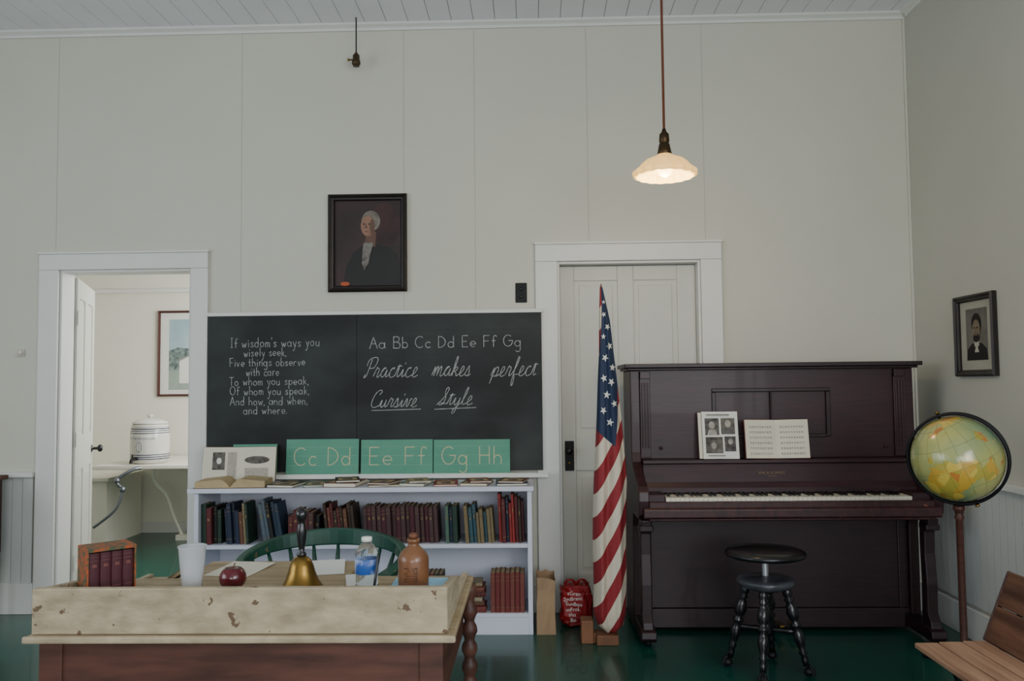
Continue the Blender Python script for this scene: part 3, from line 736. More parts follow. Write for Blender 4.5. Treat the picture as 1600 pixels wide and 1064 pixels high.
# ============================================================ FLAG
fl = thing('flag', 'furled red white and blue stars-and-stripes flag on standing pole', 'flag', (.33, 4.33, 0))
T = [(1.82, .347, .361), (1.645, .340, .397), (1.48, .337, .413), (1.313, .327, .43), (1.147, .320, .447), (.98, .310, .460), (.815, .300, .470),
     (.65, .293, .463), (.48, .290, .460), (.317, .293, .460), (.15, .290, .453), (.09, .31, .44), (.055, .345, .405)]
def edges(z):
    if z >= T[0][0]: return T[0][1], T[0][2]
    for a, b in zip(T[:-1], T[1:]):
        if a[0] >= z >= b[0]:
            t = (a[0]-z)/(a[0]-b[0]); return a[1]+(b[1]-a[1])*t, a[2]+(b[2]-a[2])*t
    return T[-1][1], T[-1][2]
FYc = 4.33
def fpt(th, z):
    xl, xr = edges(z); w = (xr-xl)/2; xc = (xl+xr)/2
    k = 1+.24*math.sin(5*th+.9*z)+.06*math.sin(11*th-1.6*z)
    return Vector((xc+w*math.cos(th)*(1+.02*math.sin(5*th+.9*z)), FYc+max(w, .012)*.95*math.sin(th)*k, z))
bm = bmesh.new(); NZ, NT = 150, 128
ls = bm.verts.layers.float.new('stripe'); lc = bm.verts.layers.float.new('canton')
rows = []
for i in range(NZ+1):
    z = 1.82-(1.82-.055)*i/NZ; row = []
    xl, xr = edges(z)
    for j in range(NT):
        th = 2*math.pi*j/NT; p = fpt(th, z)
        v = bm.verts.new(p); s = .5+.5*math.cos(th); dx_ = p.x-.38
        v[ls] = (z-1.9*dx_-4.5*dx_*dx_)/.225+.12 + (0 if math.sin(th) < 0 else .3)*math.sin(th)**2
        c1 = z-(1.08-.128*s); c2 = ((1-(1.31-z)*1.12)-s)*.15
        c3 = (s-max(0, (z-1.45))*1.0)*.1 if z > 1.45 else 1
        v[lc] = min(c1, c2, c3)
        row.append(v)
    rows.append(row)
for a, b in zip(rows[:-1], rows[1:]):
    for j in range(NT):
        f = bm.faces.new([a[j], a[(j+1) % NT], b[(j+1) % NT], b[j]]); f.smooth = True
bm.faces.new(rows[0])
bm.faces.new(rows[-1][::-1])
for k, (zz, s, r0) in enumerate([(1.74, .6, .012), (1.675, .45, .015), (1.61, .68, .018), (1.56, .32, .016), (1.51, .72, .021), (1.45, .38, .021), (1.40, .80, .021), (1.345, .30, .022), (1.325, .66, .022),
                                 (1.26, .42, .022), (1.215, .72, .020), (1.18, .25, .021), (1.12, .50, .022)]):
    th = -math.acos(s*2-1); fs = fpt(th, zz)
    vs = []
    for q in range(10):
        rr = r0 if q % 2 == 0 else r0*.42; an = rad(90+36*q+k*23)
        dx, dz_ = rr*math.cos(an)*.85, rr*math.sin(an)
        z2 = zz+dz_; a_, b_ = edges(z2); s2 = max(.03, min(.97, (fs.x+dx-a_)/(b_-a_)))
        p2 = fpt(-math.acos(2*s2-1), z2)
        vs.append(bm.verts.new((fs.x+dx, p2.y-.0045, z2)))
    ctr = bm.verts.new((fs.x, fs.y-.0055, zz))
    for q in range(10):
        f = bm.faces.new([vs[q], vs[(q+1) % 10], ctr]); f.material_index = 1
fm = bpy.data.materials.new('flag_fabric'); fm.use_nodes = True
N = fm.node_tree.nodes; Lk = fm.node_tree.links; b = N['Principled BSDF']; b.inputs['Roughness'].default_value = .7
a1 = N.new('ShaderNodeAttribute'); a1.attribute_name = 'stripe'; a2 = N.new('ShaderNodeAttribute'); a2.attribute_name = 'canton'
fr = N.new('ShaderNodeMath'); fr.operation = 'FRACT'; Lk.new(a1.outputs['Fac'], fr.inputs[0])
gt = N.new('ShaderNodeMath'); gt.operation = 'GREATER_THAN'; gt.inputs[1].default_value = .5; Lk.new(fr.outputs[0], gt.inputs[0])
m1 = N.new('ShaderNodeMix'); m1.data_type = 'RGBA'; Lk.new(gt.outputs[0], m1.inputs[0]); m1.inputs[6].default_value = lin('#861f26'); m1.inputs[7].default_value = lin('#c9bfac')
g2 = N.new('ShaderNodeMath'); g2.operation = 'GREATER_THAN'; g2.inputs[1].default_value = 0; Lk.new(a2.outputs['Fac'], g2.inputs[0])
m2 = N.new('ShaderNodeMix'); m2.data_type = 'RGBA'; Lk.new(g2.outputs[0], m2.inputs[0]); Lk.new(m1.outputs[2], m2.inputs[6]); m2.inputs[7].default_value = lin('#182947')
Lk.new(m2.outputs[2], b.inputs['Base Color'])
mk('flag_cloth', bm, [fm, pageW], fl)
lathe('pole', woodB, [(.007, 0), (.007, 1.75), (.004, 1.775), (.001, 1.785)], (.354, FYc, .055), fl, 12)
bm = bmesh.new(); addbox(bm, .30, .41, 4.27, 4.39, 0, .05); addbox(bm, .225, .285, 4.30, 4.40, 0, .115); addbox(bm, .285, .30, 4.31, 4.38, 0, .05)
mk('base', bm, woodBlk, fl, bevel=.004)

# ============================================================ PIANO
PC = 1.265; PB = 4.83
pn = thing('upright_piano', 'dark mahogany upright piano against the wall, keyboard open', 'piano', (PC, PB, 0))
Y = lambda v: PB+v
hw = .75
prof = [(Y(0), .02), (Y(0), 1.385), (Y(-.335), 1.385), (Y(-.34), .95), (Y(-.36), .90), (Y(-.42), .865), (Y(-.52), .82), (Y(-.60), .80), (Y(-.635), .775), (Y(-.64), .73), (Y(-.625), .66), (Y(-.59), .635), (Y(-.36), .63), (Y(-.345), .56), (Y(-.345), .02)]
for a in (PC-hw, PC+hw-.05):
    bm = bmesh.new(); addprism(bm, prof, 'x', a, a+.05); mk('side_panel', bm, pianoM, pn, bevel=.004)
box('back', pianoD, PC-hw+.05, PC+hw-.05, Y(-.03), Y(0), .02, 1.385, pn)
bm = bmesh.new(); addbox(bm, PC-hw-.035, PC+hw+.035, Y(-.385), Y(0), 1.398, 1.42); addbox(bm, PC-hw-.018, PC+hw+.018, Y(-.365), Y(0), 1.385, 1.398)
mk('lid', bm, pianoD, pn, bevel=.004)
bm = bmesh.new()
x0, x1 = PC-hw+.05, PC+hw-.05
addbox(bm, x0, x1, Y(-.31), Y(-.29), .915, 1.385)
addprism(bm, [(x0, .915), (x0+.40, .915), (x0+.40, 1.275), (x1-.40, 1.275), (x1-.40, 1.03), (x0+.4001, 1.03), (x0+.4001, .915), (x1, .915), (x1, 1.385), (x0, 1.385)], 'y', Y(-.325), Y(-.31))
mk('upper_panel', bm, pianoM, pn)
bm = bmesh.new()
fx0, fx1 = x0+.385, x1-.385
for (a, b, c, d) in ((fx0, fx1, 1.265, 1.285), (fx0, fx0+.022, 1.03, 1.265), (fx1-.022, fx1, 1.025, 1.265), (fx0+.022, fx1-.022, 1.02, 1.038), ((fx0+fx1)/2-.004, (fx0+fx1)/2+.004, 1.038, 1.265)):
    addbox(bm, a, b, Y(-.333), Y(-.30), c, d)
mk('panel_moulding', bm, pianoD, pn, bevel=.004)
for a in (x0, x1-.055):
    bm = bmesh.new(); addbox(bm, a, a+.055, Y(-.345), Y(-.3255), .92, 1.36)
    for q in (.012, .027, .042): addbox(bm, a+q-.004, a+q+.004, Y(-.35), Y(-.345), .97, 1.32)
    addbox(bm, a-.0, a+.055, Y(-.36), Y(-.3255), 1.34, 1.38)
    mk('pilaster', bm, pianoM, pn, bevel=.003)
for a in (x0+.11, x1-.10): lathe('knob', pianoE, [(.005, 0), (.005, .008), (.009, .012), (.008, .018), (.001, .02)], (a, Y(-.325), .97), pn, 14, axis=(0, -1, 0))
box('music_shelf', pianoM, x0, x1, Y(-.42), Y(-.31), .893, .913, pn, bevel=.004)
bm = bmesh.new(); addprism(bm, [(Y(-.37), .892), (Y(-.405), .892), (Y(-.435), .80), (Y(-.455), .772), (Y(-.455), .745), (Y(-.38), .745)], 'x', x0, x1)
mk('fallboard', bm, pianoM, pn, bevel=.003)
Vf = Vector((0, .03, .092)).normalized()
textmesh('lettering', 'EMIL B. SCHMIDT', .018, (PC-.03, Y(-.4235), .838), (1, 0, 0), Vf, goldD, pn)
textmesh('lettering', 'MILWAUKEE', .008, (PC-.03, Y(-.429), .825), (1, 0, 0), Vf, goldD, pn)
bm = bmesh.new(); addbox(bm, x0, x1, Y(-.603), Y(-.30), .63, .695); kb_ = mk('keyboard', bm, pianoD, pn, bevel=.003)
bm = bmesh.new(); addbox(bm, x0, x1, Y(-.645), Y(-.605), .632, .725); addprism(bm, [(Y(-.645), .64), (Y(-.66), .65), (Y(-.66), .69), (Y(-.645), .70)], 'x', x0-.03, x1+.03); mk('key_slip', bm, pianoE, pn, bevel=.005)
for a, b in ((x0, PC-.614), (PC+.614, x1)): box('key_block', pianoM, a, b, Y(-.60), Y(-.457), .696, .757, pn, bevel=.004)
KW = 1.222/52; kx = PC-.611
def keymesh(nm, w, y0, y1, z0, z1, mat, bev):
    bm = bmesh.new(); addbox(bm, 0, w, y0, y1, z0, z1); bmesh.ops.bevel(bm, geom=bm.edges[:], offset=bev, segments=1, affect='EDGES')
    bmesh.ops.recalc_face_normals(bm, faces=bm.faces[:])
    me = bpy.data.meshes.new(nm); bm.to_mesh(me); bm.free(); me.materials.append(mat); return me
wm = keymesh('white_key', KW-.001, -.60, -.457, .697, .741, ivory, .001)
km = keymesh('black_key', .0115, -.552, -.4565, .7415, .752, ebony, .0015)
for i in range(52):
    o = bpy.data.objects.new('white_key', wm); COL.objects.link(o); o.parent = kb_; o.location = (kx-PC+i*KW, 0, 0); ORG[o] = ORG[pn]
    if i % 7 in (0, 2, 3, 5, 6) and i < 51:
        o = bpy.data.objects.new('black_key', km); COL.objects.link(o); o.parent = kb_; o.location = (kx-PC+(i+1)*KW-.0058, 0, 0)
bm = bmesh.new(); addbox(bm, x0, x1, Y(-.31), Y(-.28), .12, .63); addbox(bm, x0, x1, Y(-.325), Y(-.28), .02, .1199)
addbox(bm, x0, x0+.05, Y(-.32), Y(-.3101), .12, .60); addbox(bm, x1-.05, x1, Y(-.32), Y(-.3101), .12, .60)
mk('lower_panel', bm, pianoD, pn, bevel=.004)
for i in (-1, 0, 1):
    bm = bmesh.new(); addprism(bm, [(PC+i*.07-.012, Y(-.32)), (PC+i*.07+.012, Y(-.32)), (PC+i*.07+.02, Y(-.40)), (PC+i*.07+.012, Y(-.43)), (PC+i*.07-.012, Y(-.43)), (PC+i*.07-.02, Y(-.40))], 'z', .05, .06); mk('pedal', bm, brass, pn, bevel=.002)
for a in (PC-hw+.005, PC+hw-.075):
    bm = bmesh.new()
    addprism(bm, [(Y(-.50), .63), (Y(-.60), .63), (Y(-.595), .60), (Y(-.555), .56), (Y(-.55), .45), (Y(-.565), .30), (Y(-.56), .16), (Y(-.59), .12), (Y(-.60), .07), (Y(-.49), .07), (Y(-.50), .14), (Y(-.505), .3), (Y(-.495), .5)], 'x', a+.008, a+.062)
    addbox(bm, a, a+.07, Y(-.595), Y(-.51), .57, .60)
    mk('front_leg', bm, pianoD, pn, bevel=.006)
    bm = bmesh.new(); addprism(bm, [(Y(-.34), .03), (Y(-.61), .03), (Y(-.625), .05), (Y(-.62), .08), (Y(-.58), .095), (Y(-.34), .095)], 'x', a-.003, a+.073); mk('toe_block', bm, pianoD, pn, bevel=.005)
    for yy in (-.57, -.05):
        lathe('caster', ironM, [(.004, -.01), (.018, -.009), (.02, -.002), (.02, .002), (.018, .009), (.004, .01)], (a+.035, Y(yy), .0205), pn, 20, axis=(1, 0, 0))

mb = thing('photo_booklet', 'white booklet with black-and-white photographs propped on piano', 'booklet', (.98, Y(-.38), .914))
mt = Matrix.Translation((.97, Y(-.405), .9155)) @ Matrix.Rotation(rad(-9), 4, 'X') @ Matrix.Rotation(rad(2), 4, 'Z')
bm = bmesh.new(); addbox(bm, -.085, .105, 0, .007, .001, .25, 0, mt); addbox(bm, -.105, -.088, .001, .006, 0.003, .245, 1, mt); mk('pages', bm, [pageW, page], mb)
U = mt.to_3x3() @ Vector((1, 0, 0)); V = mt.to_3x3() @ Vector((0, 0, 1)); O = mt @ Vector((0, 0, 0))
pD = M('photo_dark', '#2c2a29', .7, col2='#6d6965', scale=40)
pLt = M('photo_light', '#aaa69c', .7, col2='#8a857d', scale=40)
flat('photograph', [photoG, pD, inkL, pLt], O, U, V, [(rect(-.07, .005, .125, .215), 1), (ell(-.033, .178, .016, .020), 3), ([(-.06, .125), (-.005, .125), (-.015, .155), (-.05, .155)], 3),
      (rect(.015, .088, .13, .215), 0), (ell(.052, .185, .016, .020), 3), ([(.025, .13), (.08, .13), (.07, .165), (.035, .165)], 1),
      (rect(-.07, .02, .03, .115), 0), (ell(-.028, .075, .02, .026), 1), (ell(-.028, .07, .013, .018), 3), (rect(.03, .088, .04, .118), 1), (ell(.06, .09, .012, .015), 3),
      (rect(-.06, .06, .228, .236), 2), (rect(-.06, .03, .014, .02), 2)], mb)
sb = thing('open_songbook', 'open song book with printed music pages propped on piano', 'book', (1.30, Y(-.38), .914))
for s, mt in standing(sb, 1.27, Y(-.408), .9155, .33, .205, .007, cov('#753c34'), fold=7, tilt=9):
    U = mt.to_3x3() @ Vector((1, 0, 0)); V = mt.to_3x3() @ Vector((0, 0, 1)); O = mt @ Vector((s*.082, 0, 0))
    bm = bmesh.new()
    for k in range(6):
        zb = .02+k*.028
        for q in range(3): addflat(bm, O, U, V, rect(-.062, .062, zb+q*.004, zb+q*.004+.001), 0, .0004)
        for q in range(9): addflat(bm, O, U, V, rect(-.058+q*.0135, -.054+q*.0135, zb+random.choice([0, .003, .006]), zb+.011), 0, .0007)
    mkraw('music_print', bm, [inkL], sb)

# ============================================================ PIANO STOOL
sx, sy = 1.05, 3.90
stl = thing('piano_stool', 'black round adjustable piano stool with turned legs and claw feet', 'stool', (sx, sy, 0))
dz = .026
lathe('seat', blackM, [(r, h+dz) for r, h in [(.01, .482), (.12, .486), (.165, .492), (.178, .497), (.182, .506), (.180, .514), (.168, .521), (.10, .525), (.01, .526)]], (sx, sy, 0), stl, 48)
lathe('screw', steel, [(.05, .486+dz), (.03, .474+dz)]+[(.014+.002*(i % 2), .470+dz-i*.0045) for i in range(16)], (sx, sy, 0), stl, 16)
lathe('hub', hubM, [(r, h+.013) for r, h in [(.02, .352), (.06, .355), (.09, .362), (.118, .372), (.128, .383), (.130, .396), (.125, .406), (.095, .412), (.03, .414), (.02, .418)]], (sx, sy, 0), stl, 40)
lathe('centre_post', blackM, [(.02, .16), (.028, .18), (.018, .20), (.026, .24), (.03, .27), (.02, .30), (.026, .33), (.03, .367)], (sx, sy, 0), stl, 20)
tp = [(0, .014), (.04, .02), (.1, .022), (.13, .014), (.16, .024), (.19, .014), (.24, .022), (.33, .028), (.40, .022), (.44, .014), (.47, .024), (.5, .024), (.53, .014), (.58, .022), (.66, .025), (.74, .018), (.80, .012), (.84, .02), (.87, .012), (.92, .016), (1, .014)]
for i, an in enumerate((-112, -22, 68, 158)):
    a = rad(an); c, s = math.cos(a), math.sin(a)
    bm = bmesh.new(); turned(bm, (sx+.088*c, sy+.088*s, .385), (sx+.168*c, sy+.168*s, .045), tp); lg = mk('leg', bm, blackM, stl)
    bm = bmesh.new(); addlathe(bm, [(.001, -.02), (.012, -.017), (.02, -.008), (.022, 0), (.018, .01), (.008, .018)], (sx+.178*c, sy+.178*s, .021), 16)
    for da in (-40, 0, 40):
        e = rad(an+da); addtube(bm, smoothpath([(sx+.169*c, sy+.169*s, .052), (sx+.178*c+.018*math.cos(e), sy+.178*s+.018*math.sin(e), .04), (sx+.178*c+.025*math.cos(e), sy+.178*s+.025*math.sin(e), .008)], 2), .005, 6)
    mk('claw_foot', bm, ironM, stl)
    bm = bmesh.new(); turned(bm, (sx+.02*c, sy+.02*s, .19), (sx+.128*c, sy+.128*s, .19), [(0, .008), (.3, .013), (.5, .009), (.7, .014), (1, .008)], 12); mk('stretcher', bm, blackM, stl)

# ============================================================ GLOBE
gx, gy, gz = 1.69, 3.40, 1.003
gl = thing('floor_globe', 'large world globe in dark meridian ring on tall wooden floor stand', 'globe', (gx, gy, 0))
gm = bpy.data.materials.new('globe_map'); gm.use_nodes = True
N = gm.node_tree.nodes; Lk = gm.node_tree.links; b = N['Principled BSDF']; b.inputs['Roughness'].default_value = .24; b.inputs['Coat Weight'].default_value = .6; b.inputs['Coat Roughness'].default_value = .15
tc = N.new('ShaderNodeTexCoord'); mp = N.new('ShaderNodeMapping'); Lk.new(tc.outputs['Object'], mp.inputs[0]); mp.inputs['Location'].default_value = (3.1, 1.7, -.2)
n1 = N.new('ShaderNodeTexNoise'); n1.inputs['Scale'].default_value = 6; n1.inputs['Detail'].default_value = 6; n1.inputs['Roughness'].default_value = .55; Lk.new(mp.outputs[0], n1.inputs['Vector'])
r1 = N.new('ShaderNodeValToRGB')
r1.color_ramp.elements[0].position = .505; r1.color_ramp.elements[0].color = (0, 0, 0, 1); r1.color_ramp.elements[1].position = .515; r1.color_ramp.elements[1].color = (1, 1, 1, 1)
Lk.new(n1.outputs['Fac'], r1.inputs[0])
n2 = N.new('ShaderNodeTexVoronoi'); n2.inputs['Scale'].default_value = 22; Lk.new(mp.outputs[0], n2.inputs['Vector'])
r2 = N.new('ShaderNodeValToRGB'); r2.color_ramp.interpolation = 'CONSTANT'
cr = r2.color_ramp; cr.elements[0].color = lin('#bf9a3a'); cr.elements[1].position = .3; cr.elements[1].color = lin('#a89a3e'); e = cr.elements.new(.55); e.color = lin('#cbb04e'); e = cr.elements.new(.82); e.color = lin('#b87836')
sp = N.new('ShaderNodeSeparateColor'); Lk.new(n2.outputs['Color'], sp.inputs[0]); Lk.new(sp.outputs[0], r2.inputs[0])
n3 = N.new('ShaderNodeTexNoise'); n3.inputs['Scale'].default_value = 4; Lk.new(mp.outputs[0], n3.inputs['Vector'])
r3 = N.new('ShaderNodeValToRGB'); r3.color_ramp.elements[0].position = .35; r3.color_ramp.elements[0].color = lin('#6b8a6c'); r3.color_ramp.elements[1].position = .58; r3.color_ramp.elements[1].color = lin('#a9a863'); Lk.new(n3.outputs['Fac'], r3.inputs[0])
mx = N.new('ShaderNodeMix'); mx.data_type = 'RGBA'; Lk.new(r1.outputs[0], mx.inputs[0]); Lk.new(r3.outputs[0], mx.inputs[6]); Lk.new(r2.outputs[0], mx.inputs[7])
Lk.new(mx.outputs[2], b.inputs['Base Color'])
ax = Vector((-.40, .0, .92)).normalized()
GR = .170
bm = bmesh.new()
np_ = 40; addlathe(bm, [(max(.0008, GR*math.sin(math.pi*i/np_)), -GR*math.cos(math.pi*i/np_)) for i in range(np_+1)], (gx, gy, gz), 64, 0, axis=ax)
lineM = M('map_line', '#5d6340', .6)
for lat in (-60, -30, 0, 30, 60):
    rr = (GR+.0002)*math.cos(rad(lat)); hh = (GR+.0002)*math.sin(rad(lat))
    addlathe(bm, [(rr, hh-.0005), (rr+.0003, hh), (rr, hh+.0005)], (gx, gy, gz), 64, 1, axis=ax, close=False)
u_, w_ = frame_of(ax)
for lon in range(0, 180, 20):
    d = u_*math.cos(rad(lon))+w_*math.sin(rad(lon)); nn = ax.cross(d).normalized()
    addlathe(bm, [(GR+.0002, -.0005), (GR+.0006, 0), (GR+.0002, .0005)], (gx, gy, gz), 64, 1, axis=nn, close=False)
mk('globe_ball', bm, [gm, lineM], gl)
nrm = Vector((-.62, -.85, -.10)).normalized()
bm = bmesh.new(); addlathe(bm, [(.1755, -.013), (.187, -.013), (.187, .013), (.1755, .013), (.1755, -.013)], (gx, gy, gz), 72, 0, axis=nrm, close=False)
mk('meridian_ring', bm, ironM, gl)
for s in (1, -1):
    dpr = (ax-nrm*ax.dot(nrm)).normalized()
    lathe('axis_pin', brass, [(.006, .170), (.006, .190), (.009, .191), (.009, .198), (.002, .2)], (gx, gy, gz), gl, 12, axis=dpr*s)
lathe('pole', poleM, [(.05, .03), (.045, .05), (.022, .08), (.018, .12), (.022, .14), (.014, .16), (.0135, .76), (.019, .77), (.014, .782), (.017, .795), (.023, .803), (.021, .817)], (gx, gy, 0), gl, 24)
for i in range(3):
    a = rad(30+120*i); c, s = math.cos(a), math.sin(a)
    bm = bmesh.new(); addtube(bm, smoothpath([(gx+.02*c, gy+.02*s, .09), (gx+.10*c, gy+.10*s, .10), (gx+.17*c, gy+.17*s, .04), (gx+.22*c, gy+.22*s, .016)], 2), .015, 10); mk('foot', bm, poleM, gl)

# ============================================================ SCHOOL SEAT
ss = thing('school_seat', 'old wooden school seat with planked seat, slanted back and iron legs', 'school seat', (1.40, 2.68, 0))
bm = bmesh.new()
for i in range(3):
    addbox(bm, 1.275+i*.080, 1.275+i*.080+.077, 2.46, 2.90, .415+.003*i, .433+.003*i)
mk('seat', bm, woodX, ss, bevel=.004)
mtb = Matrix.Translation((1.527, 2.67, .43)) @ Matrix.Rotation(rad(22), 4, 'Y')
bm = bmesh.new(); addbox(bm, -.010, .012, -.25, .25, .0, .125, 0, mtb); addbox(bm, -.010, .012, -.25, .25, .128, .25, 0, mtb)
addbox(bm, -.011, .013, .251, .262, .0, .25, 1, mtb); addbox(bm, -.011, .013, -.262, -.251, .0, .25, 1, mtb)
mk('backrest', bm, [woodL, poleM], ss, bevel=.005)
for yy in (2.48, 2.87):
    bm = bmesh.new()
    addtube(bm, smoothpath([(1.29, yy, .405), (1.40, yy, .37), (1.42, yy, .2), (1.38, yy, .06), (1.30, yy, .012)], 3), .012, 8)
    addtube(bm, smoothpath([(1.51, yy, .405), (1.44, yy, .37), (1.44, yy, .2), (1.50, yy, .06), (1.62, yy, .012)], 3), .012, 8)
    addtube(bm, smoothpath([(1.47, yy, .395), (1.56, yy, .41), (1.60, yy, .50), (1.665, yy, .64)], 2), .010, 8)
    mk('iron_leg', bm, ironM, ss)

# ============================================================ TEACHER CHAIR
cx, cyy = -.785, 3.07
ch = thing('captains_chair', 'worn dark green wooden captain chair with spindle back behind the desk', 'chair', (cx, cyy, 0))
bm = bmesh.new(); pts = [(cx+.23*math.copysign(abs(math.cos(t))**.7, math.cos(t)), cyy+.22*math.copysign(abs(math.sin(t))**.7, math.sin(t))) for t in [2*math.pi*i/32 for i in range(32)]]
addprism(bm, pts, 'z', .42, .455); mk('seat', bm, greenC, ch, bevel=.01)
def band(bm, a0, a1, r, zf, hf, wf, n=40):
    rings = []
    for i in range(n+1):
        t = i/n; a = rad(a0+(a1-a0)*t); c, s = math.cos(a), math.sin(a); z = zf(t); h = hf(t); w2 = wf(t)/2
        rings.append([bm.verts.new((cx+(r+q)*c*1.1, cyy+(r+q)*s*.95, zz)) for q, zz in ((-w2, z), (w2, z), (w2+.006, z+h), (-w2+.006, z+h))])
    for p, q in zip(rings[:-1], rings[1:]):
        for k in range(4): bm.faces.new([p[k], p[(k+1) % 4], q[(k+1) % 4], q[k]])
    bm.faces.new(rings[0][::-1]); bm.faces.new(rings[-1])
crz = lambda t: .618+.074*math.sin(math.pi*t)**.55
bm = bmesh.new(); band(bm, -38, 218, .265, crz, lambda t: .026+.038*max(0, math.sin(math.pi*t))**2.2, lambda t: .026+.04*(abs(2*t-1)**6)); mk('crest_rail', bm, greenC, ch, bevel=.006)
for i in range(13):
    a = rad(-25+230*i/12); c, s = math.cos(a), math.sin(a)
    tt = (-25+230*i/12+38)/256
    bm = bmesh.new(); turned(bm, (cx+.205*c, cyy+.20*s, .454), (cx+.288*c, cyy+.250*s, crz(tt)+.004), [(0, .006), (.3, .010), (.5, .007), (.7, .010), (1, .006)], 10); mk('spindle', bm, greenC, ch)
for sx_, sy_ in ((-1, -1), (1, -1), (1, 1), (-1, 1)):
    bm = bmesh.new(); turned(bm, (cx+.15*sx_, cyy+.14*sy_, .422), (cx+.21*sx_, cyy+.20*sy_, 0), [(0, .014), (.2, .02), (.3, .014), (.4, .022), (.7, .018), (1, .012)], 14); mk('leg', bm, greenC, ch)

# ============================================================ DESK
DX0, DX1, DY0, DY1, DZ = -1.288, -.205, 2.10, 2.74, .70
SHZ = .775; SHY = 2.39
dk = thing('teacher_desk', 'worn cream-painted wooden desk with raised rimmed shelf and brown apron', 'desk', ((DX0+DX1)/2, (DY0+DY1)/2, 0))
box('desktop', creamT, DX0+.003, DX1, DY0-.01, DY1, DZ-.018, DZ, dk, bevel=.004)
box('front_moulding', creamC, DX0, DX1+.004, DY0-.022, DY0-.0105, DZ-.016, DZ+.002, dk, bevel=.005)
box('gallery_board', creamC, DX0+.012, DX1-.018, DY0, DY0+.022, DZ+.001, DZ+.116, dk, bevel=.004)
box('raised_shelf', creamT, DX0+.036, DX1-.039, DY0+.0225, SHY, SHZ-.02, SHZ, dk, bevel=.003)
box('shelf_riser', creamD, DX0+.036, DX1-.039, SHY-.03, SHY-.012, DZ+.001, SHZ-.0205, dk)
for a, b in ((DX0+.015, DX0+.035), (DX1-.038, DX1-.018)):
    bm = bmesh.new(); addprism(bm, [(DY0+.0225, DZ+.001), (DY0+.0225, DZ+.112), (SHY-.02, SHZ+.008), (SHY, SHZ-.0), (SHY+.02, DZ+.02), (DY1-.01, DZ+.012), (DY1-.01, DZ+.001)], 'x', a, b); mk('gallery_side', bm, creamD, dk, bevel=.003)
bm = bmesh.new()
addbox(bm, DX0+.03, DX1-.03, DY0+.01, DY0+.03, .53, DZ-.018)
for a in (DX0+.03, DX1-.09): addbox(bm, a, a+.06, DY0+.004, DY0+.01, .53, DZ-.018)
addbox(bm, DX0+.03, DX1-.03, DY1-.06, DY1-.04, .53, DZ-.018); addbox(bm, DX0+.03, DX0+.05, DY0+.03, DY1-.06, .53, DZ-.018); addbox(bm, DX1-.05, DX1-.03, DY0+.03, DY1-.06, .53, DZ-.018)
mk('apron', bm, deskB, dk, bevel=.003)
lp = [(0, .022), (.03, .026), (.06, .018)]
for i in range(9): t0 = .09+i*.085; lp += [(t0, .016), (t0+.02, .024), (t0+.045, .026), (t0+.07, .018)]
lp += [(.88, .018), (.93, .026), (1, .016)]
for (a, b, zt) in ((DX0+.05, DY0+.05, .53), (DX1-.045, DY0+.06, .53), (DX0+.05, DY1-.035, DZ-.019), (DX1-.012, DY1-.035, DZ-.019)):
    bm = bmesh.new(); turned(bm, (a, b, zt), (a, b, 0), lp, 20); mk('leg', bm, deskB, dk)

D0 = SHZ+.0006
SCX, SCY = -1.168, 2.262
RC = Matrix.Translation((SCX, SCY, D0)) @ Matrix.Rotation(rad(42), 4, 'Z') @ Matrix.Scale(.92, 4)
sc = thing('book_slipcase', 'decorated orange-brown slipcase box on desk holding dark red books', 'slipcase', (SCX, SCY, D0))
caseM = M('slipcase_paper', '#a34a1c', .6, col2='#3f4a30', scale=70, lo=.42, hi=.58)
CW, CD, CH = .134, .105, .130
bm = bmesh.new()
for q in ((-CW/2, -CW/2+.005, 0, CH), (CW/2-.005, CW/2, 0, CH), (-CW/2+.005, CW/2-.005, CH-.009, CH), (-CW/2+.005, CW/2-.005, 0, .004)):
    addbox(bm, q[0], q[1], -CD/2, CD/2, q[2], q[3], 0, RC)
addbox(bm, -CW/2+.005, CW/2-.005, CD/2-.004, CD/2, .004, CH-.009, 0, RC)
mk('case', bm, caseM, sc)
for i in range(4):
    bmk = bookbm(.0300, .112, .09)
    o = mk('book', bmk, [cov('#4a1a24'), pageO, M('spine_gilt', '#6e3a34', .5)], None, 'dark red leatherbound volume in the slipcase', 'book', 'volumes in the slipcase', origin=(0, 0, 0))
    o.matrix_world = RC @ Matrix.Translation((-CW/2+.0058+i*.0307, -CD/2+.004, .0046))

D1 = DZ+.0006
wt = thing('writing_box', 'flat worn tan wooden writing box lying on desk', 'writing box', (-.79, 2.54, D1))
bm = bmesh.new(); addbox(bm, -1.03, -.555, 2.415, 2.66, D1, D1+.052); mk('body', bm, creamD, wt, bevel=.003)
bm = bmesh.new(); addbox(bm, -1.035, -.55, 2.412, 2.665, D1+.0525, D1+.064); mk('lid', bm, creamT, wt, bevel=.003)
def sheet(cx_, cy_, z, w_, h_, rot, m, lab, curl=.0):
    bm = bmesh.new(); n = 8; rr = []
    for a in range(n+1): rr.append([bm.verts.new((cx_+w_*(q-.5), cy_-h_/2+h_*a/n, z+curl*(a/n)**2)) for q in (0, 1)])
    for p, q in zip(rr[:-1], rr[1:]): bm.faces.new([p[0], p[1], q[1], q[0]])
    o = mk('paper_sheet', bm, m, None, lab, 'paper'); o.rotation_euler = (0, 0, rad(rot))
    sm = o.modifiers.new('Solidify', 'SOLIDIFY'); sm.thickness = .0006; sm.offset = 1; return o
mB = M('paper_blue', '#8fbcd4', .8, var=.05)
sheet(-.66, 2.55, D1+.0648, .15, .18, 12, pageW, 'white sheet of paper lying on the writing box', .006)
sheet(-.90, 2.54, D1+.0648, .14, .18, -9, page, 'cream sheet of paper lying on the writing box', .004)
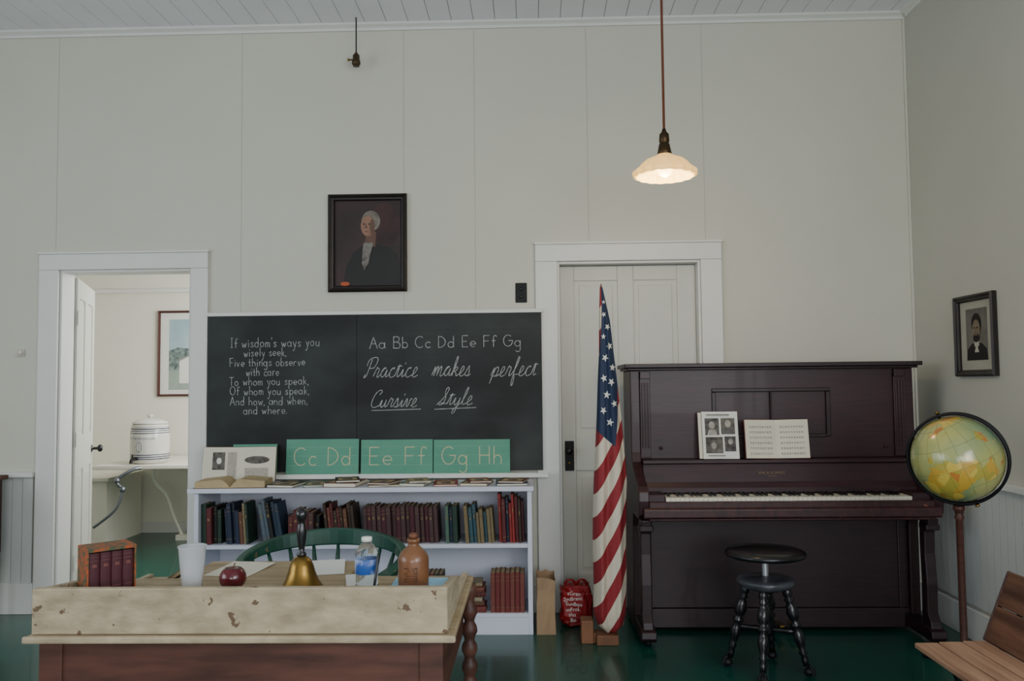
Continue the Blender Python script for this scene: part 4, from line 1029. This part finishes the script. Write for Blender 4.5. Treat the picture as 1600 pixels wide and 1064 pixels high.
sheet(-.322, 2.262, D0+.0002, .148, .23, 0, mB, 'pale blue sheet of paper lying on desk', 0)
sheet(-.50, 2.335, D0+.0004, .06, .09, 14, pageW, 'small white note lying on the desk', .010)
bm = bmesh.new()
mtf = Matrix.Translation((-1.155, 2.50, D1+.0005)) @ Matrix.Rotation(rad(-32), 4, 'Y')
fo = thing('leaning_notebook', 'tan and dark edged notebook leaning against the writing box', 'notebook', (-1.10, 2.50, D1))
addbox(bm, 0, .145, -.075, .075, .002, .011, 1, mtf); addbox(bm, -.0, .15, -.08, .08, 0, .002, 0, mtf); addbox(bm, 0, .15, -.08, .08, .011, .013, 2, mtf)
mk('pages', bm, [cov('#3a2a1e'), pageO, cov('#8a7a5c')], fo)
cupM = M('cup_plastic', '#f0f2f4', .3, trans=.75, ior=1.1, var=.02)
k_ = .86
cp = lathe('plastic_cup', cupM, [(r*.95, h*k_) for r, h in [(.024, 0), (.0265, .002), (.030, .04), (.034, .08), (.0375, .128), (.040, .13), (.040, .134), (.0375, .133), (.036, .128), (.0325, .08), (.0285, .04), (.025, .004), (.001, .003)]], (-.935, 2.265, D0), None, 40,
      label='frosted translucent plastic cup standing on the desk', cat='cup', close=False)
axx, ayy = -.822, 2.262
ap = thing('apple', 'dark red apple with short stem on desk edge', 'apple', (axx, ayy, D0))
bm = bmesh.new(); prf = []
for i in range(25):
    a = math.pi*i/24; r = .0355*math.sin(a)**.85*(1+.06*math.cos(a)); z = -.031*math.cos(a)
    if i > 19: z -= .0022*(i-19)
    if i < 3: z += .003*(3-i)/3
    prf.append((max(r, .0008), z+.031))
addlathe(bm, prf, (axx, ayy, D0), 32, mod=lambda a, r, h: 1+.02*math.cos(5*a)*(1-h/.07))
mk('flesh', bm, M('apple_skin', '#5e0d18', .25, col2='#380911', scale=14, coat=.4), ap)
bm = bmesh.new(); addtube(bm, smoothpath([(axx, ayy, D0+.048), (axx+.001, ayy, D0+.058), (axx+.006, ayy, D0+.068)], 2), .0016, 8); mk('stem', bm, woodB, ap)
bx0 = (-.637, 2.27, D0)
hb = thing('hand_bell', 'brass school hand bell with black turned wooden handle', 'bell', bx0)
sc_ = lambda P, a, b: [(r*a, h*b) for r, h in P]
lathe('bell_body', brass, sc_([(.058, 0), (.061, .004), (.056, .012), (.047, .028), (.039, .05), (.034, .07), (.028, .085), (.018, .095), (.008, .098), (.008, .104)], .93, .86), bx0, hb, 48, close=False)
lathe('handle', blackM, sc_([(.013, .098), (.014, .106), (.008, .112), (.009, .125), (.013, .15), (.0145, .175), (.012, .195), (.009, .205), (.012, .21), (.0165, .222), (.0165, .235), (.010, .246), (.001, .25)], .93, .86), bx0, hb, 24)
lathe('clapper', ironM, sc_([(.004, .08), (.003, .03), (.010, .024), (.010, .012), (.002, .006)], .93, .86), bx0, hb, 12)
wc = (-.456, 2.255, D0)
wbt = thing('water_bottle', 'small clear plastic water bottle with blue label and white cap', 'bottle', wc)
clear = M('clear_plastic', '#e8f0f5', .08, trans=.95, ior=1.2, var=.02)
pr = [(.02, 0), (.028, .004), (.031, .01)]
for i in range(5): pr += [(.031, .014+i*.008), (.0295, .018+i*.008)]
pr += [(.031, .056), (.031, .105), (.0315, .115), (.028, .130), (.020, .143), (.0125, .150), (.0125, .156)]
lathe('bottle_body', clear, sc_(pr, .98, .81), wc, wbt, 32)
lathe('label', M('label_blue', '#234f96', .4, col2='#b4c4dc', scale=24, lo=.45, hi=.65), sc_([(.0318, .052), (.0322, .053), (.0322, .099), (.0318, .10)], .98, .81), wc, wbt, 32, close=False)
lathe('bottle_cap', pageW, sc_([(.0145, .156), (.0145, .168), (.013, .170), (.001, .1705)], .98, .81), wc, wbt, 24)
bm = bmesh.new(); turned(bm, (-.428, 2.205, D0+.004), (-.420, 2.232, D0+.098), [(0, .001), (.06, .0035), (.95, .0035), (1, .003)], 10)
pen = mk('pen', bm, ebony, None, 'black pen leaning upright beside the water bottle', 'pen')
jc = (-.328, 2.24, D0+.0014)
jb = thing('stoneware_bottle', 'brown glazed stoneware bottle with round stopper on desk', 'bottle', jc)
lathe('bottle_body', M('brown_glaze', '#7d5232', .35, col2='#623d24', scale=7, coat=.3), sc_([(.040, 0), (.0425, .004), (.043, .05), (.043, .10), (.0415, .112), (.034, .128), (.022, .142), (.0155, .150), (.0145, .158), (.018, .161), (.018, .170), (.014, .172)], .95, .78), jc, jb, 40)
lathe('stopper', M('stopper_clay', '#6b4028', .5), sc_([(.010, .172), (.0125, .177), (.0125, .184), (.009, .190), (.001, .192)], .95, .78), jc, jb, 20)
bm = bmesh.new()
for i in range(6):
    for q in range(9):
        if random.random() < .8: addbox(bm, jc[0]-.018+q*.004, jc[0]-.0155+q*.004, jc[1]-.0416, jc[1]-.036, D0+.03+i*.0065, D0+.033+i*.0065)
mk('stamped_text', bm, M('stamp_brown', '#55341f', .6), jb)

# ============================================================ FAR ROOM THINGS
shf = thing('bracketed_shelf', 'thin white painted shelf with metal lever and drain pipe in far room', 'shelf', (-2.7, 7.1, 0.7))
box('top', creamW, -3.55, -1.9, 6.62, 7.568, .672, .70, shf, bevel=.003)
for xx in (-2.95, -2.1):
    bm = bmesh.new(); addprism(bm, [(7.565, .40), (7.565, .671), (6.95, .671), (6.95, .655), (7.48, .55), (7.53, .40)], 'x', xx, xx+.03); mk('bracket', bm, creamW, shf)
lv = bmesh.new()
addtube(lv, smoothpath([(-3.16, 6.625, .68), (-3.20, 6.58, .675), (-3.29, 6.55, .62), (-3.32, 6.55, .57), (-3.27, 6.55, .53)], 3), .014, 12)
addlathe(lv, [(.001, -.028), (.018, -.018), (.026, 0), (.018, .018), (.001, .028)], (-3.265, 6.55, .52), 16)
addlathe(lv, [(.001, -.028), (.018, -.018), (.026, 0), (.018, .018), (.001, .028)], (-3.31, 6.55, .59), 16)
addtube(lv, smoothpath([(-3.265, 6.55, .51), (-3.29, 6.54, .40), (-3.34, 6.53, .33), (-3.47, 6.50, .23)], 2), .011, 12)
mk('metal_lever', lv, steelD, shf, label='polished metal curved lever')
bm = bmesh.new(); addtube(bm, smoothpath([(-3.22, 6.98, .671), (-3.24, 7.02, .52), (-3.16, 7.1, .42), (-3.14, 7.2, .2), (-3.08, 7.25, .03)], 3), .014, 12)
addbox(bm, -3.12, -2.96, 7.2, 7.3, 0, .045); mk('drain_pipe', bm, creamW, shf)
bch = thing('low_bench', 'low white panelled bench box along the wall', 'bench', (-3.95, 7.2, 0))
box('body', creamW, -4.48, -3.60, 6.95, 7.57, 0, .54, bch); box('top', creamW, -4.49, -3.57, 6.92, 7.57, .54, .57, bch, bevel=.004)
kc = (-3.19, 6.85, .7005)
ck_ = thing('water_crock', 'white stoneware water cooler crock with blue bands, lid and spigot', 'water cooler', kc)
lathe('body', stone, [(.12, 0), (.137, .008), (.149, .05), (.153, .12), (.153, .22), (.149, .27), (.140, .295), (.144, .302), (.144, .315), (.13, .32)], kc, ck_, 48)
for zz in (.285, .268, .251, .075, .058, .041): lathe('blue_band', blueG, [(.140, zz-.0035), (.1535 if zz < .26 else .1505, zz-.0025), (.1535 if zz < .26 else .1505, zz+.0025), (.140, zz+.0035)], kc, ck_, 48, close=False)
lathe('lid', stone, [(.135, .321), (.14, .326), (.135, .338), (.10, .356), (.05, .369), (.02, .373)], kc, ck_, 40)
lathe('lid_knob', stone, [(.012, .373), (.012, .378), (.026, .385), (.024, .395), (.008, .40)], kc, ck_, 20)
paleB = M('glaze_blue_pale', '#4c587a', .4)
textmesh('lettering', 'WATER COOLER', .026, (kc[0]+.015, kc[1]-.1555, kc[2]+.20), (1, 0, 0), (0, 0, 1), paleB, ck_)
flat('leaf_mark', [paleB, stone], (kc[0]-.02, kc[1]-.154, kc[2]+.10), (1, 0, 0), (0, 0, 1), [(ell(0, .04, .022, .042, 20), 0), (ell(0, .04, .018, .038, 20), 1), (rect(-.002, .002, .0, .08), 0)], ck_)
bm = bmesh.new(); addtube(bm, smoothpath([(kc[0]-.04, kc[1]-.14, .745), (kc[0]-.05, kc[1]-.19, .745), (kc[0]-.052, kc[1]-.215, .74), (kc[0]-.052, kc[1]-.22, .715)], 2), .013, 12)
addbox(bm, kc[0]-.056, kc[0]-.048, kc[1]-.20, kc[1]-.19, .745, .785); mk('spigot', bm, ironM, ck_)

st_ = thing('side_table', 'dark wooden side table corner with drawer against wainscot', 'table', (-3.36, 4.55, 0))
q = -.205
box('top', woodB, -3.5+q, -2.86+q, 4.28, 4.80, .80, .825, st_, bevel=.005)
box('drawer_case', M('dark_red_wood', '#3b1a18', .45, scale=8), -3.48+q, -2.885+q, 4.30, 4.78, .38, .80, st_, bevel=.003)
for a, b in ((-3.46+q, 4.33), (-2.91+q, 4.33), (-3.46+q, 4.75), (-2.91+q, 4.75)):
    bm = bmesh.new(); turned(bm, (a, b, .38), (a, b, 0), [(0, .02), (.2, .024), (.3, .016), (1, .012)], 14); mk('leg', bm, woodB, st_)
lathe('knob', brass, [(.006, 0), (.006, .01), (.014, .016), (.012, .026), (.001, .03)], (-3.18+q, 4.30, .62), st_, 16, axis=(0, -1, 0))

# ============================================================ CAMERA
cam = bpy.data.cameras.new('Camera'); co = bpy.data.objects.new('Camera', cam); COL.objects.link(co)
cam.sensor_width = 36; cam.lens = 29.25
co.location = (0, 0, 1.32)
co.rotation_euler = (Matrix.Rotation(rad(1.5), 4, 'Z') @ Matrix.Rotation(rad(93.0), 4, 'X') @ Matrix.Rotation(rad(-.6), 4, 'Z')).to_euler()
SC.camera = co
